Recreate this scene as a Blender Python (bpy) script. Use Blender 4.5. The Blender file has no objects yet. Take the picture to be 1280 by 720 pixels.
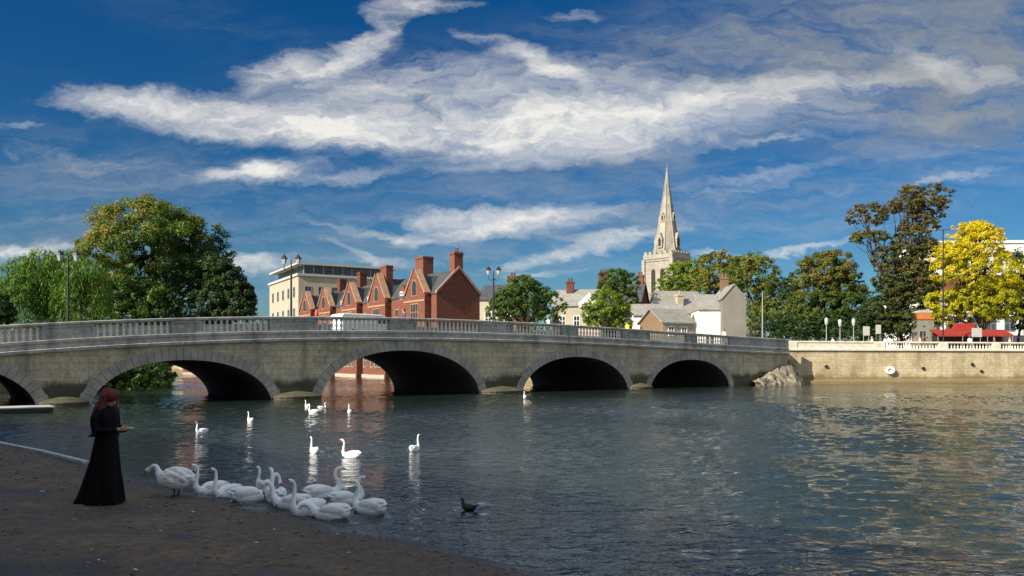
import bpy, bmesh, math, random
import numpy as np
from mathutils import Vector, Matrix

R = math.radians
rnd = random.Random(7)
scene = bpy.context.scene
COL = scene.collection
F = 1280 * 28.0 / 36.0          # focal length in photo pixels
H = 2.2                         # eye above the water
HY = 452.0                      # horizon row in the photo

def P(x, y, Y):
    """point seen at photo pixel x,y at distance Y"""
    return Vector(((x - 640) / F * Y, Y, H - (y - HY) / F * Y))
def W(x, y, z=0.0):
    """point of the plane z seen at photo pixel x,y"""
    Y = (H - z) * F / (y - HY)
    return Vector(((x - 640) / F * Y, Y, z))

# ------------------------------------------------------------------ materials
def nodes_of(m):
    m.use_nodes = True
    nt = m.node_tree
    return nt, nt.nodes, nt.links

def sn(nt, t, **kw):
    n = nt.nodes.new(t)
    for k, v in kw.items():
        setattr(n, k, v)
    return n

def mat(name, col, rough=0.8, var=0.25, scale=3.0, bump=0.0, bscale=None, col2=None, metallic=0.0, stretch=None,
        trans=None, spec=0.5, coat=0.0):
    """plain principled material with a two scale colour variation"""
    m = bpy.data.materials.new(name)
    nt, N, L = nodes_of(m)
    b = N['Principled BSDF']
    b.inputs['Roughness'].default_value = rough
    b.inputs['Metallic'].default_value = metallic
    b.inputs['Specular IOR Level'].default_value = spec
    tc = sn(nt, 'ShaderNodeTexCoord')
    vec = tc.outputs['Object']
    if stretch:
        mp = sn(nt, 'ShaderNodeMapping'); mp.inputs['Scale'].default_value = stretch
        L.new(vec, mp.inputs['Vector']); vec = mp.outputs['Vector']
    nz = sn(nt, 'ShaderNodeTexNoise'); nz.inputs['Scale'].default_value = scale
    nz.inputs['Detail'].default_value = 7; nz.inputs['Roughness'].default_value = 0.62
    L.new(vec, nz.inputs['Vector'])
    rp = sn(nt, 'ShaderNodeValToRGB')
    c = Vector(col)
    a = c * (1 - var); d = Vector(col2) if col2 else c * (1 + var)
    rp.color_ramp.elements[0].position = 0.3; rp.color_ramp.elements[1].position = 0.7
    rp.color_ramp.elements[0].color = (*a, 1); rp.color_ramp.elements[1].color = (*d, 1)
    L.new(nz.outputs['Fac'], rp.inputs['Fac'])
    L.new(rp.outputs['Color'], b.inputs['Base Color'])
    if bump:
        n2 = sn(nt, 'ShaderNodeTexNoise'); n2.inputs['Scale'].default_value = bscale or scale * 4
        n2.inputs['Detail'].default_value = 5
        L.new(vec, n2.inputs['Vector'])
        bp = sn(nt, 'ShaderNodeBump'); bp.inputs['Strength'].default_value = bump; bp.inputs['Distance'].default_value = 0.03
        L.new(n2.outputs['Fac'], bp.inputs['Height']); L.new(bp.outputs['Normal'], b.inputs['Normal'])
    return m

def masonry(name, c1, c2, mortar, bw, bh, ms=0.012, stain=(0.05, 0.05, 0.045), stain_amt=0.6, sscale=0.5, bump=0.4, rough=0.9, low=None, streak=0.0):
    """coursed blocks on upright walls (local x+y across, z up) with patches of weathering"""
    m = bpy.data.materials.new(name)
    nt, N, L = nodes_of(m)
    b = N['Principled BSDF']; b.inputs['Roughness'].default_value = rough
    b.inputs['Specular IOR Level'].default_value = 0.25
    tc = sn(nt, 'ShaderNodeTexCoord')
    sp = sn(nt, 'ShaderNodeSeparateXYZ'); L.new(tc.outputs['Object'], sp.inputs[0])
    ad = sn(nt, 'ShaderNodeMath', operation='ADD'); L.new(sp.outputs[0], ad.inputs[0]); L.new(sp.outputs[1], ad.inputs[1])
    cb = sn(nt, 'ShaderNodeCombineXYZ'); L.new(ad.outputs[0], cb.inputs[0]); L.new(sp.outputs[2], cb.inputs[1])
    # slight unevenness of the courses
    wn = sn(nt, 'ShaderNodeTexNoise'); wn.inputs['Scale'].default_value = 1.3; L.new(cb.outputs[0], wn.inputs['Vector'])
    wv = sn(nt, 'ShaderNodeVectorMath', operation='MULTIPLY_ADD')
    L.new(wn.outputs['Color'], wv.inputs[0]); wv.inputs[1].default_value = (bw * .12, bh * .12, 0); L.new(cb.outputs[0], wv.inputs[2])
    bt = sn(nt, 'ShaderNodeTexBrick')
    bt.inputs['Scale'].default_value = 1.0
    bt.inputs['Brick Width'].default_value = bw; bt.inputs['Row Height'].default_value = bh
    bt.inputs['Mortar Size'].default_value = ms; bt.inputs['Mortar Smooth'].default_value = 0.3
    bt.inputs['Color1'].default_value = (*c1, 1); bt.inputs['Color2'].default_value = (*c2, 1); bt.inputs['Mortar'].default_value = (*mortar, 1)
    L.new(wv.outputs[0], bt.inputs['Vector'])
    nz = sn(nt, 'ShaderNodeTexNoise'); nz.inputs['Scale'].default_value = sscale; nz.inputs['Detail'].default_value = 8; nz.inputs['Roughness'].default_value = 0.68
    L.new(tc.outputs['Object'], nz.inputs['Vector'])
    mr = sn(nt, 'ShaderNodeMapRange'); mr.inputs['From Min'].default_value = 0.45; mr.inputs['From Max'].default_value = 0.75
    mr.inputs['To Min'].default_value = 0; mr.inputs['To Max'].default_value = stain_amt
    L.new(nz.outputs['Fac'], mr.inputs['Value'])
    mx = sn(nt, 'ShaderNodeMix', data_type='RGBA'); L.new(mr.outputs[0], mx.inputs[0]); L.new(bt.outputs['Color'], mx.inputs[6]); mx.inputs[7].default_value = (*stain, 1)
    out = mx.outputs[2]
    n3 = sn(nt, 'ShaderNodeTexNoise'); n3.inputs['Scale'].default_value = 5.5; n3.inputs['Detail'].default_value = 6
    L.new(tc.outputs['Object'], n3.inputs['Vector'])
    m3 = sn(nt, 'ShaderNodeMix', data_type='RGBA', blend_type='OVERLAY'); m3.inputs[0].default_value = 0.55
    L.new(out, m3.inputs[6]); L.new(n3.outputs['Fac'], m3.inputs[7]); out = m3.outputs[2]
    if streak:                    # rain streaks running down from the mouldings
        mps = sn(nt, 'ShaderNodeMapping'); mps.inputs['Scale'].default_value = (1.5, 1.5, .13); L.new(tc.outputs['Object'], mps.inputs['Vector'])
        ns = sn(nt, 'ShaderNodeTexNoise'); ns.inputs['Scale'].default_value = 1.0; ns.inputs['Detail'].default_value = 6; ns.inputs['Roughness'].default_value = .6; L.new(mps.outputs[0], ns.inputs['Vector'])
        ms_ = sn(nt, 'ShaderNodeMapRange'); ms_.inputs['From Min'].default_value = .5; ms_.inputs['From Max'].default_value = .72; ms_.inputs['To Max'].default_value = streak; L.new(ns.outputs['Fac'], ms_.inputs['Value'])
        mS = sn(nt, 'ShaderNodeMix', data_type='RGBA'); L.new(ms_.outputs[0], mS.inputs[0]); L.new(out, mS.inputs[6]); mS.inputs[7].default_value = (*stain, 1); out = mS.outputs[2]
    if low:                       # algae and damp at the waterline: a real band of growth with a ragged top
        lz, lc = low
        ln = sn(nt, 'ShaderNodeMath', operation='MULTIPLY_ADD'); L.new(nz.outputs['Fac'], ln.inputs[0]); ln.inputs[1].default_value = -1.6; L.new(sp.outputs[2], ln.inputs[2])
        l2 = sn(nt, 'ShaderNodeMapRange'); l2.inputs['From Min'].default_value = lz - .85; l2.inputs['From Max'].default_value = lz - .45
        l2.inputs['To Min'].default_value = .85; l2.inputs['To Max'].default_value = 0
        L.new(ln.outputs[0], l2.inputs['Value'])
        m4 = sn(nt, 'ShaderNodeMix', data_type='RGBA'); L.new(l2.outputs[0], m4.inputs[0]); L.new(out, m4.inputs[6]); m4.inputs[7].default_value = (*lc, 1)
        out = m4.outputs[2]
    L.new(out, b.inputs['Base Color'])
    bp = sn(nt, 'ShaderNodeBump'); bp.inputs['Strength'].default_value = bump; bp.inputs['Distance'].default_value = 0.03
    hs = sn(nt, 'ShaderNodeMath', operation='MULTIPLY_ADD'); L.new(bt.outputs['Fac'], hs.inputs[0]); hs.inputs[1].default_value = -0.7; L.new(n3.outputs['Fac'], hs.inputs[2])
    L.new(hs.outputs[0], bp.inputs['Height']); L.new(bp.outputs['Normal'], b.inputs['Normal'])
    return m

def leaf_mat(name, cols, trans=0.35):
    """leaf faces: hue from the per face attribute 'tint'"""
    m = bpy.data.materials.new(name)
    nt, N, L = nodes_of(m)
    b = N['Principled BSDF']; b.inputs['Roughness'].default_value = 0.55; b.inputs['Specular IOR Level'].default_value = 0.3
    at = sn(nt, 'ShaderNodeAttribute'); at.attribute_name = 'tint'
    rp = sn(nt, 'ShaderNodeValToRGB')
    e = rp.color_ramp.elements
    for i, c in enumerate(cols):
        p = i / (len(cols) - 1)
        if i == 0: el = e[0]; el.position = 0
        elif i == len(cols) - 1: el = e[-1]; el.position = 1
        else: el = e.new(p)
        el.color = (*c, 1)
    L.new(at.outputs['Fac'], rp.inputs['Fac'])
    L.new(rp.outputs['Color'], b.inputs['Base Color'])
    tr = sn(nt, 'ShaderNodeBsdfTranslucent'); L.new(rp.outputs['Color'], tr.inputs['Color'])
    ms = sn(nt, 'ShaderNodeMixShader'); ms.inputs[0].default_value = trans
    L.new(b.outputs[0], ms.inputs[1]); L.new(tr.outputs[0], ms.inputs[2])
    L.new(ms.outputs[0], N['Material Output'].inputs['Surface'])
    return m

M = {}
M['bridge'] = masonry('bridge_stone', (.56, .475, .325), (.43, .365, .25), (.28, .245, .185), .85, .36, .013, (.14, .125, .1), .7, .38, .4, low=(1.0, (.022, .026, .014)), streak=.6)
M['bridge_ring'] = mat('bridge_ring_stone', (.3, .285, .24), .9, .3, 1.0, .35, col2=(.44, .4, .33))
M['bridge_trim'] = masonry('bridge_trim_stone', (.44, .42, .375), (.36, .35, .32), (.24, .23, .21), 1.6, 3.0, .008, (.1, .1, .095), .75, .6, .3, streak=.65)
M['bridge_pale'] = mat('bridge_baluster_stone', (.8, .75, .63), .85, .2, 4, .2)
M['soffit'] = mat('bridge_soffit_shaded', (.045, .04, .034), .95, .4, 1.2, .3)  # shade inside the arches is put into this near-black colour
M['riverwall'] = masonry('river_wall_stone', (.6, .49, .31), (.5, .405, .25), (.38, .31, .2), .7, .3, .012, (.2, .155, .09), .85, .42, .5, low=(.6, (.2, .15, .07)), streak=.5)
M['pale_stone'] = mat('pale_coping_stone', (.66, .6, .48), .85, .2, 2.0, .2)
M['brick'] = masonry('red_brick', (.175, .058, .037), (.12, .04, .027), (.18, .115, .08), .45, .15, .012, (.2, .05, .03), .5, .5, .2)
M['brick_dark'] = masonry('dark_brick', (.13, .04, .028), (.1, .03, .022), (.12, .07, .05), .45, .15, .012, (.06, .02, .016), .5, .5, .2)
M['brick_brown'] = masonry('brown_brick', (.2, .125, .075), (.16, .1, .06), (.17, .13, .09), .45, .15, .012, (.1, .07, .045), .5, .6, .2)
M['terracotta'] = mat('terracotta_trim', (.33, .19, .12), .8, .3, 2, .1)
M['slate'] = masonry('slate_roof', (.06, .068, .075), (.045, .05, .056), (.03, .033, .036), .5, .28, .012, (.085, .09, .08), .5, .7, .25, .75)
M['greyroof'] = masonry('grey_tile_roof', (.26, .25, .23), (.21, .2, .185), (.13, .125, .115), .5, .3, .012, (.3, .29, .25), .5, .7, .25, .8)
M['cream'] = mat('cream_render', (.35, .305, .23), .85, .12, .5, .1, 6)
M['white'] = mat('white_render', (.66, .64, .59), .8, .1, .7, .08, 8)
M['greyrender'] = mat('grey_beige_render', (.175, .165, .14), .85, .15, .6, .1, 6)
M['whitepaint'] = mat('white_paint', (.78, .77, .74), .5, .06, 2)
M['church'] = masonry('church_limestone', (.34, .31, .26), (.27, .245, .205), (.2, .18, .15), .9, .42, .012, (.12, .11, .095), .8, .28, .4)
M['glass'] = mat('window_glass', (.025, .03, .035), .08, .5, 2.5, spec=.8)
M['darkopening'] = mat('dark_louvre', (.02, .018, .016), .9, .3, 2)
M['black_iron'] = mat('black_iron', (.012, .012, .013), .45, .3, 6)
M['grey_steel'] = mat('grey_steel', (.3, .31, .32), .45, .15, 3, metallic=.4)
M['lampglass'] = mat('lantern_glass', (.4, .41, .4), .2, .1, 3)
M['bark'] = mat('bark', (.055, .042, .03), .95, .45, 5, .6, stretch=(1, 1, .3))
M['asphalt'] = mat('asphalt', (.05, .05, .05), .9, .25, 8, .2)
M['paving'] = mat('paving', (.3, .27, .22), .9, .2, 1.2, .2)
M['grass'] = mat('grass', (.045, .07, .018), .95, .4, 1.0, .4)
M['concrete'] = mat('concrete', (.36, .35, .32), .9, .2, 1.5, .2)
M['red'] = mat('red_canvas', (.26, .02, .013), .8, .15, 2)
M['orange'] = mat('orange_sign', (.4, .13, .03), .6, .12, 2)
M['kerb'] = mat('kerb_stone', (.42, .41, .38), .85, .25, 4, .3)

# ------------------------------------------------------------------ mesh helper
class MB:
    def __init__(s): s.v = []; s.f = []; s.m = []
    def add(s, vs, fs, mi=0, T=None):
        o = len(s.v)
        s.v += [tuple(T @ Vector(p)) if T is not None else tuple(p) for p in vs]
        s.f += [tuple(o + i for i in f) for f in fs]; s.m += [mi] * len(fs)
        return s
    def box(s, x0, x1, y0, y1, z0, z1, mi=0, T=None, bev=0.0):
        if bev <= 0:
            vs = [(x, y, z) for z in (z0, z1) for y in (y0, y1) for x in (x0, x1)]
            return s.add(vs, [(0, 2, 3, 1), (4, 5, 7, 6), (0, 1, 5, 4), (2, 6, 7, 3), (0, 4, 6, 2), (1, 3, 7, 5)], mi, T)
        bm = bmesh.new(); bmesh.ops.create_cube(bm, size=1)
        for v in bm.verts:
            v.co = ((x0 + x1) / 2 + v.co.x * (x1 - x0), (y0 + y1) / 2 + v.co.y * (y1 - y0), (z0 + z1) / 2 + v.co.z * (z1 - z0))
        bmesh.ops.bevel(bm, geom=bm.edges[:], offset=bev, segments=2, profile=.6, affect='EDGES')
        s.bm(bm, mi, T); return s
    def bm(s, bm, mi=0, T=None):
        bm.verts.index_update()
        s.add([v.co.copy() for v in bm.verts], [[v.index for v in f.verts] for f in bm.faces], mi, T); bm.free(); return s
    def prism(s, poly, a0, a1, axis='y', mi=0, T=None):
        """polygon extruded along an axis; poly in (x,z) for y, (y,z) for x, (x,y) for z"""
        n = len(poly)
        def q(p, a):
            return (p[0], a, p[1]) if axis == 'y' else (a, p[0], p[1]) if axis == 'x' else (p[0], p[1], a)
        vs = [q(p, a0) for p in poly] + [q(p, a1) for p in poly]
        fs = [tuple(range(n)), tuple(range(2 * n - 1, n - 1, -1))] + [(i, i + n, (i + 1) % n + n, (i + 1) % n) for i in range(n)]
        return s.add(vs, fs, mi, T)
    def tube(s, pts, rad, n=8, mi=0, T=None, sq=(1, 1), cap=True):
        pts = [Vector(p) for p in pts]
        if not hasattr(rad, '__len__'): rad = [rad] * len(pts)
        vs = []; fs = []
        ref = None
        for i, p in enumerate(pts):
            t = (pts[min(i + 1, len(pts) - 1)] - pts[max(i - 1, 0)]).normalized()
            if ref is None:
                ref = Vector((0, 1, 0)) if abs(t.y) < .8 else Vector((1, 0, 0))
            a = (ref - t * ref.dot(t)).normalized(); ref = a
            b = t.cross(a)
            for k in range(n):
                w = 2 * math.pi * k / n
                vs.append(p + a * (math.cos(w) * rad[i] * sq[0]) + b * (math.sin(w) * rad[i] * sq[1]))
        for i in range(len(pts) - 1):
            for k in range(n):
                fs.append((i * n + k, i * n + (k + 1) % n, (i + 1) * n + (k + 1) % n, (i + 1) * n + k))
        if cap:
            fs.append(tuple(range(n - 1, -1, -1))); fs.append(tuple((len(pts) - 1) * n + k for k in range(n)))
        return s.add(vs, fs, mi, T)
    def lathe(s, prof, n=12, c=(0, 0, 0), mi=0, T=None):
        pts = [(c[0], c[1], c[2] + z) for r, z in prof]
        vs = []; fs = []
        for r, z in prof:
            for k in range(n):
                w = 2 * math.pi * k / n
                vs.append((c[0] + r * math.cos(w), c[1] + r * math.sin(w), c[2] + z))
        for i in range(len(prof) - 1):
            for k in range(n):
                fs.append((i * n + k, i * n + (k + 1) % n, (i + 1) * n + (k + 1) % n, (i + 1) * n + k))
        fs.append(tuple(range(n - 1, -1, -1))); fs.append(tuple((len(prof) - 1) * n + k for k in range(n)))
        return s.add(vs, fs, mi, T)
    def ell(s, c, r, T=None, mi=0, nu=14, nv=9):
        bm = bmesh.new(); bmesh.ops.create_uvsphere(bm, u_segments=nu, v_segments=nv, radius=1)
        for v in bm.verts: v.co = (c[0] + v.co.x * r[0], c[1] + v.co.y * r[1], c[2] + v.co.z * r[2])
        return s.bm(bm, mi, T)
    def mesh(s, name):
        me = bpy.data.meshes.new(name)
        me.from_pydata([tuple(v) for v in s.v], [], s.f)
        me.polygons.foreach_set('material_index', s.m)
        bm = bmesh.new(); bm.from_mesh(me); bmesh.ops.recalc_face_normals(bm, faces=bm.faces[:]); bm.to_mesh(me); bm.free()
        return me
    def build(s, name, mats, parent=None, smooth=False, loc=None, rotz=None):
        me = s.mesh(name)
        if not isinstance(mats, (list, tuple)): mats = [mats]
        for m in mats: me.materials.append(m)
        if smooth: me.polygons.foreach_set('use_smooth', [True] * len(me.polygons))
        return link(name, me, parent, loc, rotz)

def link(name, me, parent=None, loc=None, rotz=None):
    o = bpy.data.objects.new(name, me); COL.objects.link(o)
    if parent: o.parent = parent
    if loc is not None: o.location = loc
    if rotz is not None: o.rotation_euler = (0, 0, rotz)
    return o
def tag(o, label=None, cat=None, group=None, kind=None):
    if label: o['label'] = label
    if cat: o['category'] = cat
    if group: o['group'] = group
    if kind: o['kind'] = kind
    return o
def empty(name, loc=(0, 0, 0), rotz=0, label=None, cat=None, group=None):
    o = bpy.data.objects.new(name, None); COL.objects.link(o)
    o.location = loc; o.rotation_euler = (0, 0, rotz); o.empty_display_size = .3
    return tag(o, label, cat, group)
def struct(o, cat=None, label=None):
    o['kind'] = 'structure'
    return o
def children(o): return [c for c in COL.objects if c.parent == o]
def dup(o, loc, rotz=0.0, label=None, scale=None):
    def rec(src, par):
        c = src.copy(); COL.objects.link(c); c.parent = par
        for k in kids.get(src.name, []): rec(k, c)
        return c
    kids = {}
    for k in list(COL.objects):
        if k.parent: kids.setdefault(k.parent.name, []).append(k)
    c = rec(o, None); c.location = loc; c.rotation_euler = (0, 0, rotz)
    if label: c['label'] = label
    if scale: c.scale = (scale,) * 3
    return c

def remeshed(mb, voxel, it=4, fac=.5, noise=None):
    """one continuous skin over overlapping solids"""
    me = mb.mesh('tmp'); o = bpy.data.objects.new('tmp', me); COL.objects.link(o)
    r = o.modifiers.new('r', 'REMESH'); r.mode = 'VOXEL'; r.voxel_size = voxel
    if it:
        sm = o.modifiers.new('s', 'SMOOTH'); sm.iterations = it; sm.factor = fac
    dg = bpy.context.evaluated_depsgraph_get(); dg.update()
    new = bpy.data.meshes.new_from_object(o.evaluated_get(dg))
    bpy.data.objects.remove(o); bpy.data.meshes.remove(me)
    new.materials.clear()
    new.polygons.foreach_set('use_smooth', [True] * len(new.polygons))
    return new

# ------------------------------------------------------------------ camera, light, sky
cam = bpy.data.cameras.new('camera'); co = bpy.data.objects.new('camera', cam); COL.objects.link(co)
co.location = (0, 0, H); co.rotation_euler = (R(90), 0, 0)
cam.lens = 28; cam.sensor_width = 36; cam.shift_y = (HY - 360) / 1280
cam.clip_end = 6000; cam.clip_start = .05
scene.camera = co

SUN_AZ, SUN_EL = 52.0, 29.0      # degrees left of straight behind the camera; elevation
S = Vector((-math.sin(R(SUN_AZ)) * math.cos(R(SUN_EL)), -math.cos(R(SUN_AZ)) * math.cos(R(SUN_EL)), math.sin(R(SUN_EL))))
sl = bpy.data.lights.new('sun', 'SUN'); so = bpy.data.objects.new('sun', sl); COL.objects.link(so)
sl.energy = 5.0; sl.angle = R(.5); sl.color = (1, .92, .77)
so.rotation_euler = S.to_track_quat('Z', 'Y').to_euler(); so.location = (-30, -20, 40)

def build_world():
    w = bpy.data.worlds.new('World'); scene.world = w; w.use_nodes = True
    nt = w.node_tree; N, L = nt.nodes, nt.links
    bg = N['Background']; bg.inputs['Strength'].default_value = .1
    sky = sn(nt, 'ShaderNodeTexSky', sky_type='NISHITA'); sky.sun_disc = False
    sky.sun_elevation = R(SUN_EL); sky.sun_rotation = math.atan2(S.x, S.y)
    sky.air_density = 1.0; sky.dust_density = .3; sky.ozone_density = 2.5
    hs = sn(nt, 'ShaderNodeHueSaturation'); hs.inputs['Saturation'].default_value = 1.45; hs.inputs['Value'].default_value = SKYV
    L.new(sky.outputs[0], hs.inputs['Color'])
    gm = sn(nt, 'ShaderNodeMix', data_type='RGBA', blend_type='MULTIPLY'); gm.inputs[0].default_value = 1
    L.new(hs.outputs[0], gm.inputs[6]); gm.inputs[7].default_value = SKYTINT
    tc = sn(nt, 'ShaderNodeTexCoord')
    sp = sn(nt, 'ShaderNodeSeparateXYZ'); L.new(tc.outputs['Generated'], sp.inputs[0])
    # direction -> a flat cloud map: across / ahead, up / ahead (a half turn behind the viewer repeats it)
    ab = sn(nt, 'ShaderNodeMath', operation='ABSOLUTE'); L.new(sp.outputs[1], ab.inputs[0])
    mxm = sn(nt, 'ShaderNodeMath', operation='MAXIMUM'); L.new(ab.outputs[0], mxm.inputs[0]); mxm.inputs[1].default_value = .12
    du = sn(nt, 'ShaderNodeMath', operation='DIVIDE'); L.new(sp.outputs[0], du.inputs[0]); L.new(mxm.outputs[0], du.inputs[1])
    dv = sn(nt, 'ShaderNodeMath', operation='DIVIDE'); L.new(sp.outputs[2], dv.inputs[0]); L.new(mxm.outputs[0], dv.inputs[1])
    uv = sn(nt, 'ShaderNodeCombineXYZ'); L.new(du.outputs[0], uv.inputs[0]); L.new(dv.outputs[0], uv.inputs[1])
    def noise(vec, scale, detail, rough, sx, sy, rot=0, off=(0, 0, 0), dist=0):
        mp = sn(nt, 'ShaderNodeMapping'); mp.inputs['Scale'].default_value = (sx, sy, 1); mp.inputs['Rotation'].default_value = (0, 0, R(rot)); mp.inputs['Location'].default_value = off
        L.new(vec, mp.inputs[0])
        n = sn(nt, 'ShaderNodeTexNoise'); n.inputs['Scale'].default_value = scale; n.inputs['Detail'].default_value = detail; n.inputs['Roughness'].default_value = rough; n.inputs['Distortion'].default_value = dist
        L.new(mp.outputs[0], n.inputs['Vector']); return n
    def math_(op, a, b=None, c=None):
        n = sn(nt, 'ShaderNodeMath', operation=op)
        for i, x in enumerate((a, b, c)):
            if x is None: continue
            if isinstance(x, (int, float)): n.inputs[i].default_value = x
            else: L.new(x, n.inputs[i])
        return n.outputs[0]
    wn = noise(uv.outputs[0], 5, 5, .6, 1, 2.2)
    wv = sn(nt, 'ShaderNodeVectorMath', operation='MULTIPLY_ADD'); L.new(wn.outputs['Color'], wv.inputs[0]); wv.inputs[1].default_value = (.16, .05, 0)
    sub = sn(nt, 'ShaderNodeVectorMath', operation='SUBTRACT'); L.new(uv.outputs[0], sub.inputs[0]); sub.inputs[1].default_value = (.08, .025, 0)
    L.new(sub.outputs[0], wv.inputs[2])
    w2 = noise(uv.outputs[0], 19, 6, .65, 1, 1.7, 25, (5, 5, 0))
    wv2 = sn(nt, 'ShaderNodeVectorMath', operation='MULTIPLY_ADD'); L.new(w2.outputs['Color'], wv2.inputs[0]); wv2.inputs[1].default_value = (.075, .034, 0)
    sub2 = sn(nt, 'ShaderNodeVectorMath', operation='SUBTRACT'); L.new(wv.outputs[0], sub2.inputs[0]); sub2.inputs[1].default_value = (.0375, .017, 0)
    L.new(sub2.outputs[0], wv2.inputs[2])
    warped = wv2.outputs[0]
    def blobs(lst):
        acc = None
        for (x, y, rx, ry, a, st) in lst:
            mp = sn(nt, 'ShaderNodeMapping', vector_type='TEXTURE')
            mp.inputs['Location'].default_value = ((x - 640) / F, (HY - y) / F, 0)
            mp.inputs['Rotation'].default_value = (0, 0, R(a))
            mp.inputs['Scale'].default_value = (rx / F, ry / F, 1)
            L.new(warped, mp.inputs[0])
            ln = sn(nt, 'ShaderNodeVectorMath', operation='LENGTH'); L.new(mp.outputs[0], ln.inputs[0])
            mr = sn(nt, 'ShaderNodeMapRange', interpolation_type='SMOOTHSTEP'); mr.inputs['From Min'].default_value = 0.0; mr.inputs['From Max'].default_value = 1.55
            mr.inputs['To Min'].default_value = st; mr.inputs['To Max'].default_value = 0
            L.new(ln.outputs['Value'], mr.inputs['Value'])
            acc = mr.outputs[0] if acc is None else math_('ADD', math_('MULTIPLY', math_('SUBTRACT', 1, acc), mr.outputs[0]), acc)
        return acc
    bright = blobs(CLOUDS)
    grey = blobs(GREY)
    f1 = noise(warped, 6.0, 9, .64, 1, 3.6, 7, (3, 1, 0), .4).outputs['Fac']      # long combed streaks
    f2 = noise(warped, 17, 9, .68, 1, 3.0, -16, (1, 7, 0), .7).outputs['Fac']     # fine fibres
    f3 = noise(warped, 4.5, 6, .6, 1, 1.6, 20, (9, 2, 0), .2).outputs['Fac']
    tex = math_('ADD', math_('ADD', math_('MULTIPLY', f1, .42), math_('MULTIPLY', f2, .33)), math_('MULTIPLY', f3, .25))
    t = math_('MULTIPLY', math_('SUBTRACT', tex, .5), 3.6)
    d = math_('MULTIPLY_ADD', bright, .98, math_('MULTIPLY', t, math_('MULTIPLY_ADD', bright, .95, .16)))
    mr = sn(nt, 'ShaderNodeMapRange'); mr.inputs['From Min'].default_value = .16; mr.inputs['From Max'].default_value = 1.12; L.new(d, mr.inputs['Value'])
    g = math_('MULTIPLY', grey, math_('ADD', math_('MULTIPLY', t, 1.25), .85))
    mg = sn(nt, 'ShaderNodeMapRange', interpolation_type='SMOOTHSTEP'); mg.inputs['From Min'].default_value = .05; mg.inputs['From Max'].default_value = 1.1; L.new(g, mg.inputs['Value'])
    st = noise(warped, 5.0, 10, .66, 1, 6.0, 9, (2, 8, 0), .5).outputs['Fac']
    sm = sn(nt, 'ShaderNodeMapRange', interpolation_type='SMOOTHSTEP'); sm.inputs['From Min'].default_value = .4; sm.inputs['From Max'].default_value = .74; L.new(math_('MULTIPLY_ADD', f2, .3, math_('MULTIPLY', st, .72)), sm.inputs['Value'])
    vl = math_('MULTIPLY', math_('MULTIPLY', blobs(VEIL), sm.outputs[0]), .5)
    # bright broken cloud added overhead and behind, out of view, to fill the shade
    hi = noise(tc.outputs['Generated'], 2.2, 7, .6, 1, 1, 0, (4, 4, 4), .4).outputs['Fac']
    hm = sn(nt, 'ShaderNodeMapRange', interpolation_type='SMOOTHSTEP'); hm.inputs['From Min'].default_value = .36; hm.inputs['From Max'].default_value = .66; L.new(hi, hm.inputs['Value'])
    hv = sn(nt, 'ShaderNodeMapRange', interpolation_type='SMOOTHSTEP'); hv.inputs['From Min'].default_value = .75; hv.inputs['From Max'].default_value = 1.5; L.new(dv.outputs[0], hv.inputs['Value'])
    bk = sn(nt, 'ShaderNodeMapRange', interpolation_type='SMOOTHSTEP'); bk.inputs['From Min'].default_value = .05; bk.inputs['From Max'].default_value = -.3; L.new(sp.outputs[1], bk.inputs['Value'])
    over = math_('MULTIPLY', math_('MAXIMUM', hv.outputs[0], bk.outputs[0]), hm.outputs[0])
    c1 = sn(nt, 'ShaderNodeMix', data_type='RGBA'); L.new(math_('MULTIPLY', mg.outputs[0], .85), c1.inputs[0]); L.new(gm.outputs[2], c1.inputs[6]); c1.inputs[7].default_value = GREYC
    c15 = sn(nt, 'ShaderNodeMix', data_type='RGBA'); L.new(vl, c15.inputs[0]); L.new(c1.outputs[2], c15.inputs[6]); c15.inputs[7].default_value = VEILC
    c2 = sn(nt, 'ShaderNodeMix', data_type='RGBA'); L.new(math_('MULTIPLY', math_('POWER', mr.outputs[0], 1.25), .95), c2.inputs[0]); L.new(c15.outputs[2], c2.inputs[6]); c2.inputs[7].default_value = CLOUDC
    c3 = sn(nt, 'ShaderNodeMix', data_type='RGBA'); L.new(math_('MULTIPLY', over, .9), c3.inputs[0]); L.new(c2.outputs[2], c3.inputs[6]); c3.inputs[7].default_value = OVERC
    L.new(c3.outputs[2], bg.inputs['Color'])

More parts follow.
